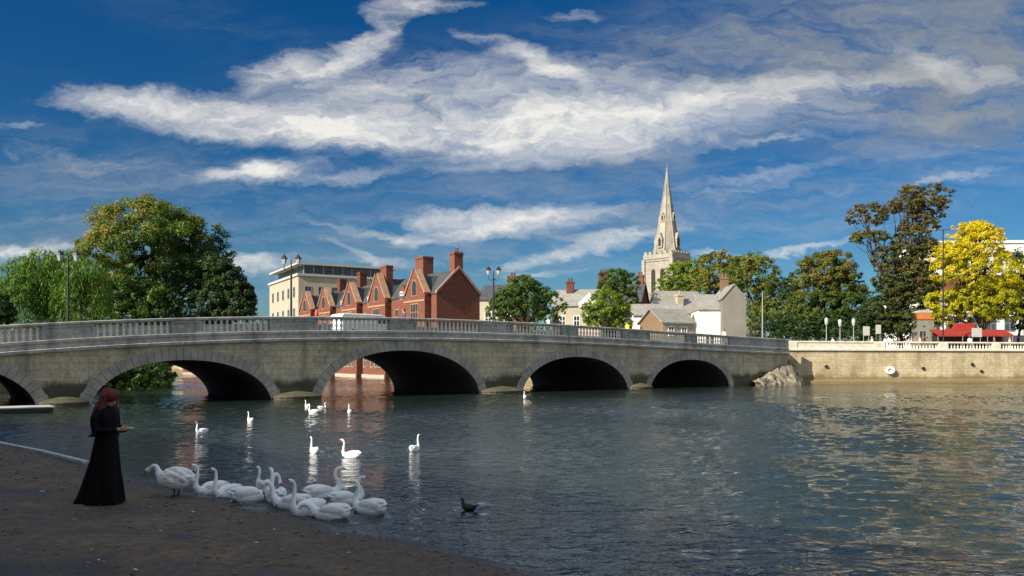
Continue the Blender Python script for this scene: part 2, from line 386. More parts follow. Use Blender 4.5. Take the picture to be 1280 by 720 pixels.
SKYV = .34
SKYTINT = (.66, .92, 1.1, 1)
OVERC = (5.6, 5.9, 6.1, 1)
CLOUDC = (4.9, 4.8, 4.5, 1)
GREYC = (1.4, 1.55, 1.7, 1)
VEILC = (2.9, 3.0, 3.0, 1)
VEIL = [(640, 262, 560, 60, 0, .7), (150, 215, 260, 60, -4, .55), (1000, 215, 320, 50, 8, .7), (1040, 110, 360, 100, 0, .8), (600, 110, 340, 70, 6, .4), (60, 310, 200, 40, 0, .6), (320, 320, 200, 50, 0, .6), (900, 310, 260, 30, 6, .5), (540, 330, 260, 30, 6, .6), (300, 40, 300, 40, -20, .2), (1180, 240, 160, 30, 6, .5)]
CLOUDS = [(500, 108, 170, 40, 8, .72), (150, 128, 90, 18, -4, .6), (250, 142, 170, 26, -6, .8), (420, 158, 220, 26, -4, .85), (560, 165, 200, 32, 0, .8), (720, 150, 230, 48, 4, .95), (900, 130, 190, 40, 8, .62), (680, 100, 120, 34, 10, .6),
          (400, 78, 100, 24, 18, .75), (350, 82, 70, 16, 10, .5), (455, 45, 70, 20, 40, .65), (530, 8, 80, 12, 0, .65), (640, 68, 80, 14, -24, .55), (590, 50, 50, 8, -20, .45), (720, 15, 40, 8, 8, .4),
          (330, 212, 100, 17, 4, .95), (450, 218, 70, 9, 8, .55), (90, 200, 150, 24, -4, .28), (640, 205, 150, 12, 6, .35),
          (640, 278, 150, 20, 8, .95), (530, 274, 46, 10, 0, .7), (470, 292, 110, 9, -14, .55), (700, 318, 130, 11, 14, .75), (760, 292, 90, 8, 8, .5), (470, 328, 90, 10, 0, .45), (430, 316, 60, 9, -30, .45),
          (960, 212, 150, 9, 9, .4), (1010, 172, 90, 6, 3, .55), (930, 232, 100, 6, 12, .4), (1190, 224, 110, 7, 9, .5), (1010, 308, 140, 7, 9, .7), (880, 318, 50, 7, 0, .65),
          (30, 312, 100, 12, 0, .75), (310, 330, 60, 16, -8, .8), (680, 346, 60, 7, 6, .7), (1220, 88, 110, 20, -12, .4), (1140, 66, 110, 18, -30, .3), (1060, 100, 120, 16, 4, .35),
          (20, 163, 40, 7, 0, .4), (90, 270, 140, 10, 4, .28)]
GREY = [(1020, 70, 280, 80, 0, .75), (1200, 80, 240, 110, 0, 1.0), (760, 90, 260, 80, 0, .3), (1160, 150, 200, 40, 6, .6), (140, 210, 240, 34, 0, .4), (760, 200, 260, 34, 6, .45), (1100, 20, 260, 40, 0, .6),
        (900, 250, 260, 34, 8, .35), (60, 90, 240, 14, -12, .2), (480, 110, 240, 70, 10, .15), (560, 300, 280, 40, 6, .35), (60, 300, 200, 40, 0, .35)]
build_world()
scene.view_settings.view_transform = 'Standard'; scene.view_settings.look = 'None'; scene.view_settings.gamma = 1
scene.view_settings.exposure = .9

# ------------------------------------------------------------------ the bridge frame
Y0 = H * F / 58.0; Y1 = H * F / 29.7
A = Vector((-640 / F * Y0, Y0, 0)); B = Vector((310 / F * Y1, Y1, 0))
D = (B - A).normalized(); BROT = math.atan2(D.y, D.x)
NB = Vector((-D.y, D.x, 0))
BW = 12.0
def sx(px):
    u = (px - 640) / F
    return (u * A.y - A.x) / (D.x - u * D.y)
def zf(px, py):
    q = A + D * sx(px); return H - (py - HY) / F * q.y
tp = [(0, 405), (110, 402), (200, 400), (340, 396), (420, 395), (480, 395), (600, 400), (700, 406), (780, 411), (860, 416), (912, 419), (980, 424)]
ts = np.array([sx(a) for a, b in tp]); tz = np.array([zf(a, b) for a, b in tp])
pf = np.polyfit(ts, tz, 3)
SL, SR = -16.0, sx(985)
def ztop(s):
    if s < 0:
        return float(np.polyval(pf, 0) + np.polyval(np.polyder(pf), 0) * s * .8)
    return float(np.polyval(pf, s))
AR = []
for (l, r, cy) in ((112, 340, 450), (400, 600, 438), (652, 785, 446), (812, 912, 449.5)):
    a, b = sx(l), sx(r); m_ = (a + b) / 2
    q = A + D * m_
    AR.append((a, b, H - (cy - HY) / F * q.y))
a2 = AR[0]; e1 = sx(47)
AR.insert(0, (e1 - (a2[1] - a2[0]) * .95, e1, a2[2] - .12))
SPR = -.35
def soffit(s):
    for a, b, c in AR:
        if a < s < b:
            k = (2 * s - a - b) / (b - a)
            return SPR + (c - SPR) * (1 - abs(k) ** 2.15) ** (1 / 2.0)
    return None

bridge = empty('stone_bridge', (A.x, A.y, 0), BROT, 'long grey stone bridge with five arches and a balustraded parapet over the river', 'bridge')
# spandrel walls, soffits
ss = set()
for a, b, c in AR:
    for k in range(41): ss.add(round((a + b) / 2 - (b - a) / 2 * math.cos(math.pi * k / 40), 4))
for k in np.arange(SL, SR + .01, .5): ss.add(round(float(k), 4))
ss.add(round(SR, 4)); ss = sorted(ss)
cl = []
for s in ss:
    if not cl or s - cl[-1] > 1e-3: cl.append(s)
ss = cl
CORN = 1.45
fw = MB(); bwm = MB(); sf = MB()
for s0, s1 in zip(ss[:-1], ss[1:]):
    mid = (s0 + s1) / 2; inside = soffit(mid) is not None
    def lo(s):
        v = soffit(s)
        return (v if v is not None else SPR) if inside else -1.2
    b0, b1, t0, t1 = lo(s0), lo(s1), ztop(s0) - CORN, ztop(s1) - CORN
    fw.add([(s0, 0, b0), (s1, 0, b1), (s1, 0, t1), (s0, 0, t0)], [(0, 1, 2, 3)])
    bwm.add([(s0, BW, b0), (s1, BW, b1), (s1, BW, t1), (s0, BW, t0)], [(3, 2, 1, 0)])
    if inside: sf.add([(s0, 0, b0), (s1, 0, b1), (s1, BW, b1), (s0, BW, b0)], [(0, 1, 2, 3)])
for a, b, c in AR:
    for e in (a, b):
        sf.add([(e, 0, -1.2), (e, BW, -1.2), (e, BW, SPR), (e, 0, SPR)], [(0, 1, 2, 3)])
for e in (SL, SR):
    fw.add([(e, 0, -1.2), (e, BW, -1.2), (e, BW, ztop(e) - 1.2), (e, 0, ztop(e) - 1.2)], [(0, 1, 2, 3)])
fw.build('spandrel_wall', M['bridge'], bridge)
bwm.build('upstream_wall', M['bridge'], bridge)
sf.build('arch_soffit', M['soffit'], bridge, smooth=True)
# arch rings of separate wedge stones
for a, b, c in AR:
    mb = MB(); n = 33; hs = (b - a) / 2; cx = (a + b) / 2
    def ept(t, off):
        # along the ellipse-like curve by arc parameter
        k = -math.cos(t); s = cx + hs * k; z = SPR + (c - SPR) * max(0, 1 - abs(k) ** 2.15) ** .5
        dz = c - SPR
        nx, nz = k * dz, math.sin(t) * hs
        l = math.hypot(nx, nz) or 1
        return s + nx / l * off, z + nz / l * off
    # even arc length
    T_ = np.linspace(0.02, math.pi - .02, 400); pts = np.array([ept(t, 0) for t in T_])
    ac = np.concatenate([[0], np.cumsum(np.hypot(*np.diff(pts, axis=0).T))])
    tt = np.interp(np.linspace(0, ac[-1], n + 1), ac, T_)
    for i in range(n):
        pr = .06 + (.015 if i % 2 else 0) + (.05 if i == n // 2 else 0)
        ro = .56 + (.05 if i % 2 else 0) + (.12 if i == n // 2 else 0)
        g = (tt[i + 1] - tt[i]) * .03
        q0, q1, q2, q3 = ept(tt[i] + g, 0), ept(tt[i + 1] - g, 0), ept(tt[i + 1] - g, ro), ept(tt[i] + g, ro)
        mb.prism([q0, q1, q2, q3], -pr, .02, 'y')
    mb.build('arch_ring', M['bridge_ring'], bridge)
# mouldings swept along the hump
def sweep(mb, prof, s0, s1, step=.6):
    n = max(2, int((s1 - s0) / step) + 1)
    S_ = np.linspace(s0, s1, n); m = len(prof); vs = []; fs = []
    for s in S_:
        z = ztop(float(s))
        vs += [(float(s), y, z + h) for y, h in prof]
    for i in range(n - 1):
        for k in range(m):
            fs.append((i * m + k, i * m + (k + 1) % m, (i + 1) * m + (k + 1) % m, (i + 1) * m + k))
    fs.append(tuple(range(m))); fs.append(tuple((n - 1) * m + k for k in range(m)))
    mb.add(vs, fs); return mb
sweep(MB(), [(-.02, -1.47), (-.2, -1.44), (-.22, -1.3), (-.1, -1.26), (-.1, -1.0), (.5, -1.0), (.5, -1.47)], SL, SR).build('cornice', M['bridge_trim'], bridge)
sweep(MB(), [(-.16, -1.0), (-.16, -.86), (-.06, -.82), (.4, -.82), (.4, -.998), (-.05, -.998)], SL, SR).build('plinth_course', M['bridge_trim'], bridge)
sweep(MB(), [(-.07, -.17), (-.12, -.13), (-.12, -.03), (-.06, 0), (.36, 0), (.42, -.04), (.42, -.13), (.37, -.17)], SL, SR).build('coping', M['bridge_trim'], bridge)
BAL = [(-60, 52), (118, 214), (252, 337), (395, 487), (520, 600), (641, 702), (722, 778), (812, 858), (871, 912)]
bs = [(sx(a), sx(b)) for a, b in BAL]
bs[0] = (bs[0][0], bs[0][1])
# solid pedestals with a sunk panel
edges = [SL] + [v for p in bs for v in p] + [SR]
for i in range(0, len(edges), 2):
    a, b = edges[i], edges[i + 1]
    mb = sweep(MB(), [(-.03, -.82), (-.03, -.17), (.33, -.17), (.33, -.82)], a, b)
    e = .14
    if b - a > .8:
        for q0, q1 in ((a, a + e), (b - e, b)):
            sweep(mb, [(-.075, -.815), (-.075, -.175), (-.031, -.175), (-.031, -.815)], q0, q1)
        sweep(mb, [(-.075, -.815), (-.075, -.7), (-.031, -.7), (-.031, -.815)], a + e, b - e)
        sweep(mb, [(-.075, -.28), (-.075, -.175), (-.031, -.175), (-.031, -.28)], a + e, b - e)
    mb.build('parapet_panel', M['bridge_trim'], bridge)
balm = MB().lathe([(.085, 0), (.085, .06), (.05, .09), (.06, .16), (.085, .24), (.08, .32), (.05, .44), (.045, .5), (.07, .54), (.085, .57), (.085, .65)], 10)
balme = balm.mesh('baluster'); balme.materials.append(M['bridge_pale']); balme.polygons.foreach_set('use_smooth', [True] * len(balme.polygons))
count = 0; rest = MB()
for a, b in bs[::1]:
    n = int(round((b - a) / .31))
    for k in range(n):
        s = a + (k + .5) * (b - a) / n
        if count < 100 and sx(-8) < s:
            link('baluster', balme, bridge, (s, .15, ztop(s) - .82)); count += 1
        else:
            for v in ():
                pass
            rest.add([(v.co.x + s, v.co.y + .15, v.co.z + ztop(s) - .82) for v in balme.vertices], [tuple(p.vertices) for p in balme.polygons])
tag(rest.build('balusters', M['bridge_pale'], bridge, True), kind='stuff')
# deck and the parapet of the other side
sweep(MB(), [(.36, -1.3), (.36, -1.05), (2.4, -1.05), (2.4, -1.17), (9.6, -1.17), (9.6, -1.05), (11.6, -1.05), (11.6, -1.3)], SL, SR).build('deck', M['asphalt'], bridge)
sweep(MB(), [(11.6, -1.47), (11.6, -.15), (11.56, 0), (12.1, 0), (12.1, -.15), (12.02, -.17), (12.02, -1.47)], SL, SR).build('upstream_parapet', M['bridge_trim'], bridge)
# cutwaters between the arches
for (a0, b0, _), (a1, b1, _) in zip(AR[:-1], AR[1:]):
    l, r = b0 + .05, a1 - .05; w = (r - l) / 2; c = (l + r) / 2
    mb = MB(); n = 12
    def ring(k, z): return [(c + w * k * math.cos(t), -.7 * w * k * math.sin(t) ** .8 if 0 < t < math.pi else 0, z) for t in np.linspace(math.pi, 0, n)]
    vs = ring(1.02, -1.2) + ring(1.02, .12) + ring(1.05, .125) + ring(1.05, .2) + ring(.75, .36) + ring(.08, .5)
    fs = []
    for i in range(5):
        for k in range(n - 1): fs.append((i * n + k, i * n + k + 1, (i + 1) * n + k + 1, (i + 1) * n + k))
    fs.append(tuple(5 * n + k for k in range(n)))
    mb.add(vs, fs); mb.build('cutwater', M['bridge'], bridge)
def deck_at(px, dy):
    s = sx(px)
    q = A + D * s + NB * dy
    # slide along the bridge so the thing is seen at px
    u = (px - 640) / F
    s = s + (u * q.y - q.x) / (D.x - u * D.y)
    q = A + D * s + NB * dy
    return Vector((q.x, q.y, ztop(s) - (1.17 if 2.4 < dy < 9.6 else 1.05))), s

# ------------------------------------------------------------------ land and water
def land(name, poly, z, zskirt, mats, skirt_n):
    """flat sheet with an upright river wall along its first skirt_n edges"""
    n = len(poly)
    mb = MB(); mb.add([(x, y, z) for x, y in poly], [tuple(range(n))], 0)
    for i in range(skirt_n):
        (x0, y0), (x1, y1) = poly[i], poly[i + 1]
        mb.add([(x0, y0, z), (x1, y1, z), (x1, y1, zskirt), (x0, y0, zskirt)], [(0, 1, 2, 3)], 1)
    o = mb.build(name, mats); return struct(o)
def pwY(px):
    u = (px - 640) / F
    t = (u * 78.2 - 26.8) / (27.4 - u * 6)
    return 78.2 + 6 * t
GZ = 3.2
br = A + D * SR + NB * BW
far = [(300, 138.6), (27.1, 78.7), (br.x + 7.2, br.y - 9.8), (br.x, br.y), (4, 87), (-7.6, 95.6), (-33.6, 132.8), (-60, 152), (-1500, 300), (-1500, 2500), (2500, 2500), (2500, 620)]
land('ground', far, GZ, -1, [M['paving'], M['riverwall']], 9)
A2 = A + D * AR[0][0]
lf = [(A2.x - .3, A2.y + .4), (A2.x + NB.x * BW, A2.y + NB.y * BW), (-37, 62), (-34.2, 80), (-44, 103), (-64, 142), (-1500, 290), (-1500, -200), (-200, -50), (-60, 30)]
land('west_bank', lf, 2.5, -1, [M['grass'], M['riverwall']], 5)
M['bank'] = None
def water_mat():
    m = bpy.data.materials.new('river_water')
    nt, N, L = nodes_of(m)
    b = N['Principled BSDF']; b.inputs['Base Color'].default_value = (.012, .021, .016, 1); b.inputs['Roughness'].default_value = .03
    b.inputs['IOR'].default_value = 1.4; b.inputs['Specular IOR Level'].default_value = .85
    tc = sn(nt, 'ShaderNodeTexCoord')
    def nz(scale, sx_, sy_, rot, det, ro, dist=0.0):
        mp = sn(nt, 'ShaderNodeMapping'); mp.inputs['Scale'].default_value = (sx_, sy_, 1); mp.inputs['Rotation'].default_value = (0, 0, R(rot))
        L.new(tc.outputs['Object'], mp.inputs[0])
        n = sn(nt, 'ShaderNodeTexNoise'); n.inputs['Scale'].default_value = scale; n.inputs['Detail'].default_value = det; n.inputs['Roughness'].default_value = ro; n.inputs['Distortion'].default_value = dist
        L.new(mp.outputs[0], n.inputs['Vector']); return n.outputs['Fac']
    a = nz(4.2, .75, 1.2, 14, 3, .5, .5); c = nz(11, .7, 1.2, -24, 3, .55, .5); e = nz(.16, 1, .6, 30, 3, .5)
    def m_(op, x, y, z=None):
        n = sn(nt, 'ShaderNodeMath', operation=op)
        for i, q in enumerate((x, y, z)):
            if q is None: continue
            if isinstance(q, (int, float)): n.inputs[i].default_value = q
            else: L.new(q, n.inputs[i])
        return n.outputs[0]
    h = m_('MULTIPLY_ADD', c, .34, m_('MULTIPLY', a, 1.0))
    # breeze: patches of rougher and calmer water
    br_ = sn(nt, 'ShaderNodeMapRange'); br_.inputs['From Min'].default_value = .35; br_.inputs['From Max'].default_value = .65; br_.inputs['To Min'].default_value = .55; br_.inputs['To Max'].default_value = 1.1
    L.new(e, br_.inputs['Value'])
    bp = sn(nt, 'ShaderNodeBump'); bp.inputs['Distance'].default_value = WAVE
    L.new(br_.outputs[0], bp.inputs['Strength']); L.new(h, bp.inputs['Height']); L.new(bp.outputs['Normal'], b.inputs['Normal'])
    return m
WAVE = .06
def wave_mesh():
    g = np.random.default_rng(12)
    xs = np.arange(-46, 78, .145)
    ys = [3.0]
    while ys[-1] < 150: ys.append(ys[-1] + max(.09, .0052 * ys[-1]))
    ys = np.array(ys)
    X, Y = np.meshgrid(xs, ys)
    Z = np.zeros_like(X)
    n = 90
    lam = np.exp(g.normal(math.log(.55), .4, n)); lam = np.clip(lam, .36, 2.2)
    th = g.normal(R(75), R(48), n); k = 2 * math.pi / lam; ph = g.uniform(0, 2 * math.pi, n)
    sl = SLOPE * math.sqrt(2 / n)
    for i in range(n):
        Z += sl / k[i] * np.sin(k[i] * (X * math.cos(th[i]) + Y * math.sin(th[i])) + ph[i])
    gust = np.zeros_like(X)
    for i in range(8):
        a = g.uniform(0, math.pi); kk = 2 * math.pi / g.uniform(9, 40)
        gust += np.sin(kk * (X * math.cos(a) + Y * math.sin(a) * 1.4) + g.uniform(0, 6))
    Z *= np.clip(.85 + .25 * gust, .25, 1.8)
    for o in list(COL.objects):
        if o.get('category') in ('swan', 'duck') and o.location.z < .05:
            r = np.hypot(X - o.location.x, Y - o.location.y); sc = o.scale[0]
            Z += .016 * np.exp(-np.maximum(r - .3 * sc, 0) / .55) * np.cos(2 * math.pi * r / .3 + o.location.x * 9)
    Z = np.where(Z > 0, Z * 1.15, Z * .9)
    ed = np.minimum.reduce([(X - xs[0]) / 4, (xs[-1] - X) / 4, (Y - ys[0]) / 2, (ys[-1] - Y) / 10]); Z *= np.clip(ed, 0, 1)
    ny, nx = X.shape
    V = np.stack([X, Y, Z], -1).reshape(-1, 3)
    idx = np.arange(ny * nx).reshape(ny, nx)
    Q = np.stack([idx[:-1, :-1], idx[:-1, 1:], idx[1:, 1:], idx[1:, :-1]], -1).reshape(-1, 4)
    x0, x1, y0, y1 = xs[0], xs[-1], ys[0], ys[-1]
    o = len(V); BX = 1500
    V = np.concatenate([V, [(x, y, 0) for x, y in ((-BX, -300), (BX, -300), (BX, y0), (-BX, y0), (-BX, y1), (BX, y1), (BX, 1200), (-BX, 1200), (x0, y0), (x1, y0), (x1, y1), (x0, y1))]])
    Q = np.concatenate([Q, o + np.array([(0, 1, 2, 3), (4, 5, 6, 7), (3, 8, 11, 4), (9, 2, 5, 10)])])
    me = bpy.data.meshes.new('river_water'); nq = len(Q)
    me.vertices.add(len(V)); me.vertices.foreach_set('co', V.reshape(-1))
    me.loops.add(nq * 4); me.loops.foreach_set('vertex_index', Q.reshape(-1).astype(np.int32))
    me.polygons.add(nq); me.polygons.foreach_set('loop_start', np.arange(0, nq * 4, 4, dtype=np.int32))
    me.polygons.foreach_set('use_smooth', [True] * nq); me.update()
    return me
def bank_mat():
    m = bpy.data.materials.new('bank_gravel')
    nt, N, L = nodes_of(m)
    b = N['Principled BSDF']
    tc = sn(nt, 'ShaderNodeTexCoord')
    def nz(scale, det=6, ro=.6):
        n = sn(nt, 'ShaderNodeTexNoise'); n.inputs['Scale'].default_value = scale; n.inputs['Detail'].default_value = det; n.inputs['Roughness'].default_value = ro
        L.new(tc.outputs['Object'], n.inputs['Vector']); return n.outputs['Fac']
    n1 = nz(.7, 8, .65); n2 = nz(9, 6, .7); n3 = nz(45, 3, .6)
    rp = sn(nt, 'ShaderNodeValToRGB'); e = rp.color_ramp.elements
    e[0].position = .32; e[0].color = (.045, .035, .025, 1); e[1].position = .66; e[1].color = (.15, .113, .075, 1)
    L.new(n1, rp.inputs['Fac'])
    r2 = sn(nt, 'ShaderNodeValToRGB'); e = r2.color_ramp.elements
    e[0].position = .35; e[0].color = (.25, .25, .25, 1); e[1].position = .7; e[1].color = (.8, .78, .74, 1)
    L.new(n2, r2.inputs['Fac'])
    mx = sn(nt, 'ShaderNodeMix', data_type='RGBA', blend_type='OVERLAY'); mx.inputs[0].default_value = .8
    L.new(rp.outputs[0], mx.inputs[6]); L.new(r2.outputs[0], mx.inputs[7])
    r3 = sn(nt, 'ShaderNodeValToRGB'); e = r3.color_ramp.elements
    e[0].position = .3; e[0].color = (.3, .3, .3, 1); e[1].position = .72; e[1].color = (.75, .75, .75, 1)
    L.new(n3, r3.inputs['Fac'])
    m2 = sn(nt, 'ShaderNodeMix', data_type='RGBA', blend_type='OVERLAY'); m2.inputs[0].default_value = .7
    L.new(mx.outputs[2], m2.inputs[6]); L.new(r3.outputs[0], m2.inputs[7])
    at = sn(nt, 'ShaderNodeAttribute'); at.attribute_name = 'wet'
    wt = sn(nt, 'ShaderNodeMath', operation='MULTIPLY_ADD'); L.new(n2, wt.inputs[0]); wt.inputs[1].default_value = .9; L.new(at.outputs['Fac'], wt.inputs[2])
    wr = sn(nt, 'ShaderNodeMapRange'); wr.inputs['From Min'].default_value = .75; wr.inputs['From Max'].default_value = 1.05; L.new(wt.outputs[0], wr.inputs['Value'])
    m5 = sn(nt, 'ShaderNodeMix', data_type='RGBA'); L.new(wr.outputs[0], m5.inputs[0]); L.new(m2.outputs[2], m5.inputs[6]); m5.inputs[7].default_value = (.018, .016, .014, 1)
    L.new(m5.outputs[2], b.inputs['Base Color'])
    rr = sn(nt, 'ShaderNodeMapRange'); rr.inputs['From Min'].default_value = .36; rr.inputs['From Max'].default_value = .5; rr.inputs['To Min'].default_value = .42; rr.inputs['To Max'].default_value = .92
    L.new(n1, rr.inputs['Value'])
    rw = sn(nt, 'ShaderNodeMath', operation='MULTIPLY_ADD'); L.new(wr.outputs[0], rw.inputs[0]); rw.inputs[1].default_value = -.5; L.new(rr.outputs[0], rw.inputs[2])
    L.new(rw.outputs[0], b.inputs['Roughness'])
    bp = sn(nt, 'ShaderNodeBump'); bp.inputs['Strength'].default_value = .6; bp.inputs['Distance'].default_value = .02
    ad = sn(nt, 'ShaderNodeMath', operation='MULTIPLY_ADD'); L.new(n3, ad.inputs[0]); ad.inputs[1].default_value = .5; L.new(n2, ad.inputs[2])
    L.new(ad.outputs[0], bp.inputs['Height']); L.new(bp.outputs['Normal'], b.inputs['Normal'])
    return m
M['bank'] = bank_mat()
EP = [W(x, y) for x, y in ((0, 555), (60, 567), (110, 580), (190, 601), (250, 618), (330, 638), (430, 660), (560, 690), (690, 720))]
EP = [Vector((-40, 30, 0)), Vector((-30, 29.5, 0)), Vector((-22, 26.5, 0))] + EP + [Vector((4, 4.5, 0)), Vector((12, -4, 0)), Vector((40, -34, 0))]
LN = Vector((-.68, -.733, 0))
# resample the edge
seg = [0]
for p, q in zip(EP[:-1], EP[1:]): seg.append(seg[-1] + (q - p).length)
tsm = np.arange(0, seg[-1], .2)
ex = np.interp(tsm, seg, [p.x for p in EP]); ey = np.interp(tsm, seg, [p.y for p in EP])
k_ = np.ones(9) / 9
exs = np.convolve(np.pad(ex, 4, 'edge'), k_, 'valid'); eys = np.convolve(np.pad(ey, 4, 'edge'), k_, 'valid')
rg = np.random.default_rng(3)
offs = [-1.6, -.5, -.12, 0, .12, .3, .6, 1, 1.5, 2, 2.6, 3.3, 4, 5, 6, 7, 8, 10, 13, 20, 40, 90]
def bank_z(d):
    return float(np.interp(d, [-1.6, -.5, -.12, 0, .12, .5, 2, 5, 10, 20, 90], [-.5, -.18, -.05, 0.0, .035, .075, .15, .28, .45, .6, 1.0]))
def edge_dist(x, y):
    i = int(np.argmin((exs - x) ** 2 + (eys - y) ** 2))
    return (Vector((x, y, 0)) - Vector((exs[i], eys[i], 0))).dot(LN)
V = []; nO = len(offs)
wob = np.convolve(rg.normal(0, .2, len(exs) + 6), np.ones(7) / 7, 'valid')
for i in range(len(exs)):
    for j, o in enumerate(offs):
        j_ = wob[i] * max(0, 1 - abs(o) / 1.5)
        V.append((exs[i] + LN.x * (o + j_), eys[i] + LN.y * (o + j_), bank_z(o) + (rg.normal(0, .008) if 0 < o < 9 else 0)))
Fc = [(i * nO + j, (i + 1) * nO + j, (i + 1) * nO + j + 1, i * nO + j + 1) for i in range(len(exs) - 1) for j in range(nO - 1)]
mb = MB(); mb.add(V, Fc); rb = struct(mb.build('river_bank', M['bank'], smooth=True))
wa = rb.data.attributes.new('wet', 'FLOAT', 'POINT')
# damp where the water laps, and in a few shallow hollows of the paving
HOL = [(-4.6, 7.6, 1.1, .5), (-3.2, 7.0, 1.3, .45), (-6.2, 9.2, .8, .3), (-1.6, 7.4, .8, .3), (-8.2, 12.5, 1.2, .4), (-3.9, 9.3, .7, .25)]
def wetness(v, o):
    w = max(0, 1 - max(0, o) / .55)
    for hx, hy, hr, hq in HOL:
        q = ((v[0] - hx) / hr) ** 2 + ((v[1] - hy) / hq) ** 2
        if q < 2: w = max(w, .62 * (1 - q / 2))
    return w
wa.data.foreach_set('value', [wetness(V[i], offs[i % nO]) for i in range(len(V))])
# pale stone edging along the left part of the bank
mb = MB()
eks = [W(x, y) for x, y in ((-160, 534), (-60, 545), (0, 554), (60, 566), (112, 579))]
for p, q in zip(eks[:-1], eks[1:]):
    d_ = (q - p); n_ = max(1, round(d_.length / .9))
    for k in range(n_):
        a_ = p + d_ * (k / n_); l_ = d_.length / n_
        T = Matrix.Translation(a_) @ Matrix.Rotation(math.atan2(d_.y, d_.x), 4, 'Z')
        mb.box(.008, l_ - .008, -.13, .0, -.3, .055, T=T, bev=.01)
struct(mb.build('kerb', M['kerb']))

# ------------------------------------------------------------------ trees
def leaf_mesh(pts, size, tint, seed, droop=0.0, up=.25, name='crown', out=None):
    g = np.random.default_rng(seed); n = len(pts)
    sz = size * g.uniform(.4, 1.4, n)
    nr = g.normal(0, 1, (n, 3)); nr[:, 2] += up
    if out is not None: nr = nr * .48 + out * 1.0
    nr /= np.linalg.norm(nr, axis=1)[:, None]
    a = g.normal(0, 1, (n, 3))
    if droop: a[:, :2] *= (1 - droop); a[:, 2] = -abs(a[:, 2]) - droop * 2
    a -= nr * (a * nr).sum(1)[:, None]; a /= np.linalg.norm(a, axis=1)[:, None] + 1e-9
    b = np.cross(nr, a)
    asp = .62 if not droop else .3
    l = a * sz[:, None]; w = b * (sz * asp)[:, None]
    v = np.empty((n, 4, 3)); v[:, 0] = pts - l * .6; v[:, 1] = pts + w * .5 + l * .05; v[:, 2] = pts + l * .6; v[:, 3] = pts - w * .5 + l * .05
    v[:, 1] += nr * (sz * .12)[:, None]; v[:, 3] += nr * (sz * .12)[:, None]
    me = bpy.data.meshes.new(name)
    me.vertices.add(n * 4); me.vertices.foreach_set('co', v.reshape(-1))
    me.loops.add(n * 4); me.loops.foreach_set('vertex_index', np.arange(n * 4, dtype=np.int32))
    me.polygons.add(n); me.polygons.foreach_set('loop_start', np.arange(0, n * 4, 4, dtype=np.int32))
    me.update(); me.validate()
    at = me.attributes.new('tint', 'FLOAT', 'FACE'); at.data.foreach_set('value', np.clip(tint, 0, 1).astype(np.float32))
    return me

def crown_pts(lobes, nleaf, seed, rc=.2, inner=.3, flat=.75, bottom=-.75, bias=None, spread=1.0):
    """lobes: (x,y,z,rx,ry,rz). Leaves gather in clumps on and in each lobe"""
    g = np.random.default_rng(seed)
    area = np.array([(l[3] * l[4] + l[3] * l[5] + l[4] * l[5]) for l in lobes]); share = area / area.sum()
    P_, T_, O_ = [], [], []
    for l, s in zip(lobes, share):
        n = int(nleaf * s); c = np.array(l[:3]); r = np.array(l[3:6])
        rm = r.mean(); cr = rc * (rm ** .6) * 1.2
        nc = max(10, int(5.5 * (rm / cr) ** 1.7))
        d = g.normal(0, 1, (nc, 3)); d /= np.linalg.norm(d, axis=1)[:, None]
        low = d[:, 2] < bottom; d[low, 2] *= -1
        # a lumpy outline: low frequency swelling
        k = g.normal(0, 1, (4, 3)) * 1.6; ph = g.uniform(0, 6, 4)
        sw = 1 + .1 * np.sin(d @ k.T + ph).sum(1) / 1.6
        rad = np.where(g.uniform(0, 1, nc) < inner, g.uniform(.35, .8, nc), g.uniform(.84, 1.04, nc)) * sw
        cc = c + d * r * rad[:, None]
        cs = cr * g.uniform(.6, 1.3, nc)
        ct = g.uniform(0, 1, nc)
        idx = g.choice(nc, n, p=cs ** 2 / (cs ** 2).sum())
        o = g.normal(0, 1, (n, 3)); o /= np.linalg.norm(o, axis=1)[:, None]
        o *= (g.uniform(0, 1, n) ** .5)[:, None]; o[:, 2] *= flat
        p = cc[idx] + o * cs[idx][:, None] * spread
        od = .65 * o / (np.linalg.norm(o, axis=1)[:, None] + 1e-6) + .6 * d[idx]; O_.append(od / np.linalg.norm(od, axis=1)[:, None])
        P_.append(p); T_.append(.5 * ct[idx] + .35 * g.uniform(0, 1, n) + .08)
    p = np.concatenate(P_); t = np.concatenate(T_)
    if bias is not None: t = t + bias(p)
    return p, t, np.concatenate(O_)

def limb(mb, a, b, r0, r1, g, n=6, wig=.06):
    a, b = Vector(a), Vector(b); L_ = (b - a).length
    pts = []; rs = []
    for k in range(6):
        f = k / 5
        j = Vector((g.normal(0, 1), g.normal(0, 1), g.normal(0, .6))) * (wig * L_ * math.sin(math.pi * f))
        bow = Vector((0, 0, .12 * L_ * math.sin(math.pi * f)))
        pts.append(a.lerp(b, f) + j * .6 + bow * .5); rs.append(r0 + (r1 - r0) * f)
    mb.tube(pts, rs, n); return pts

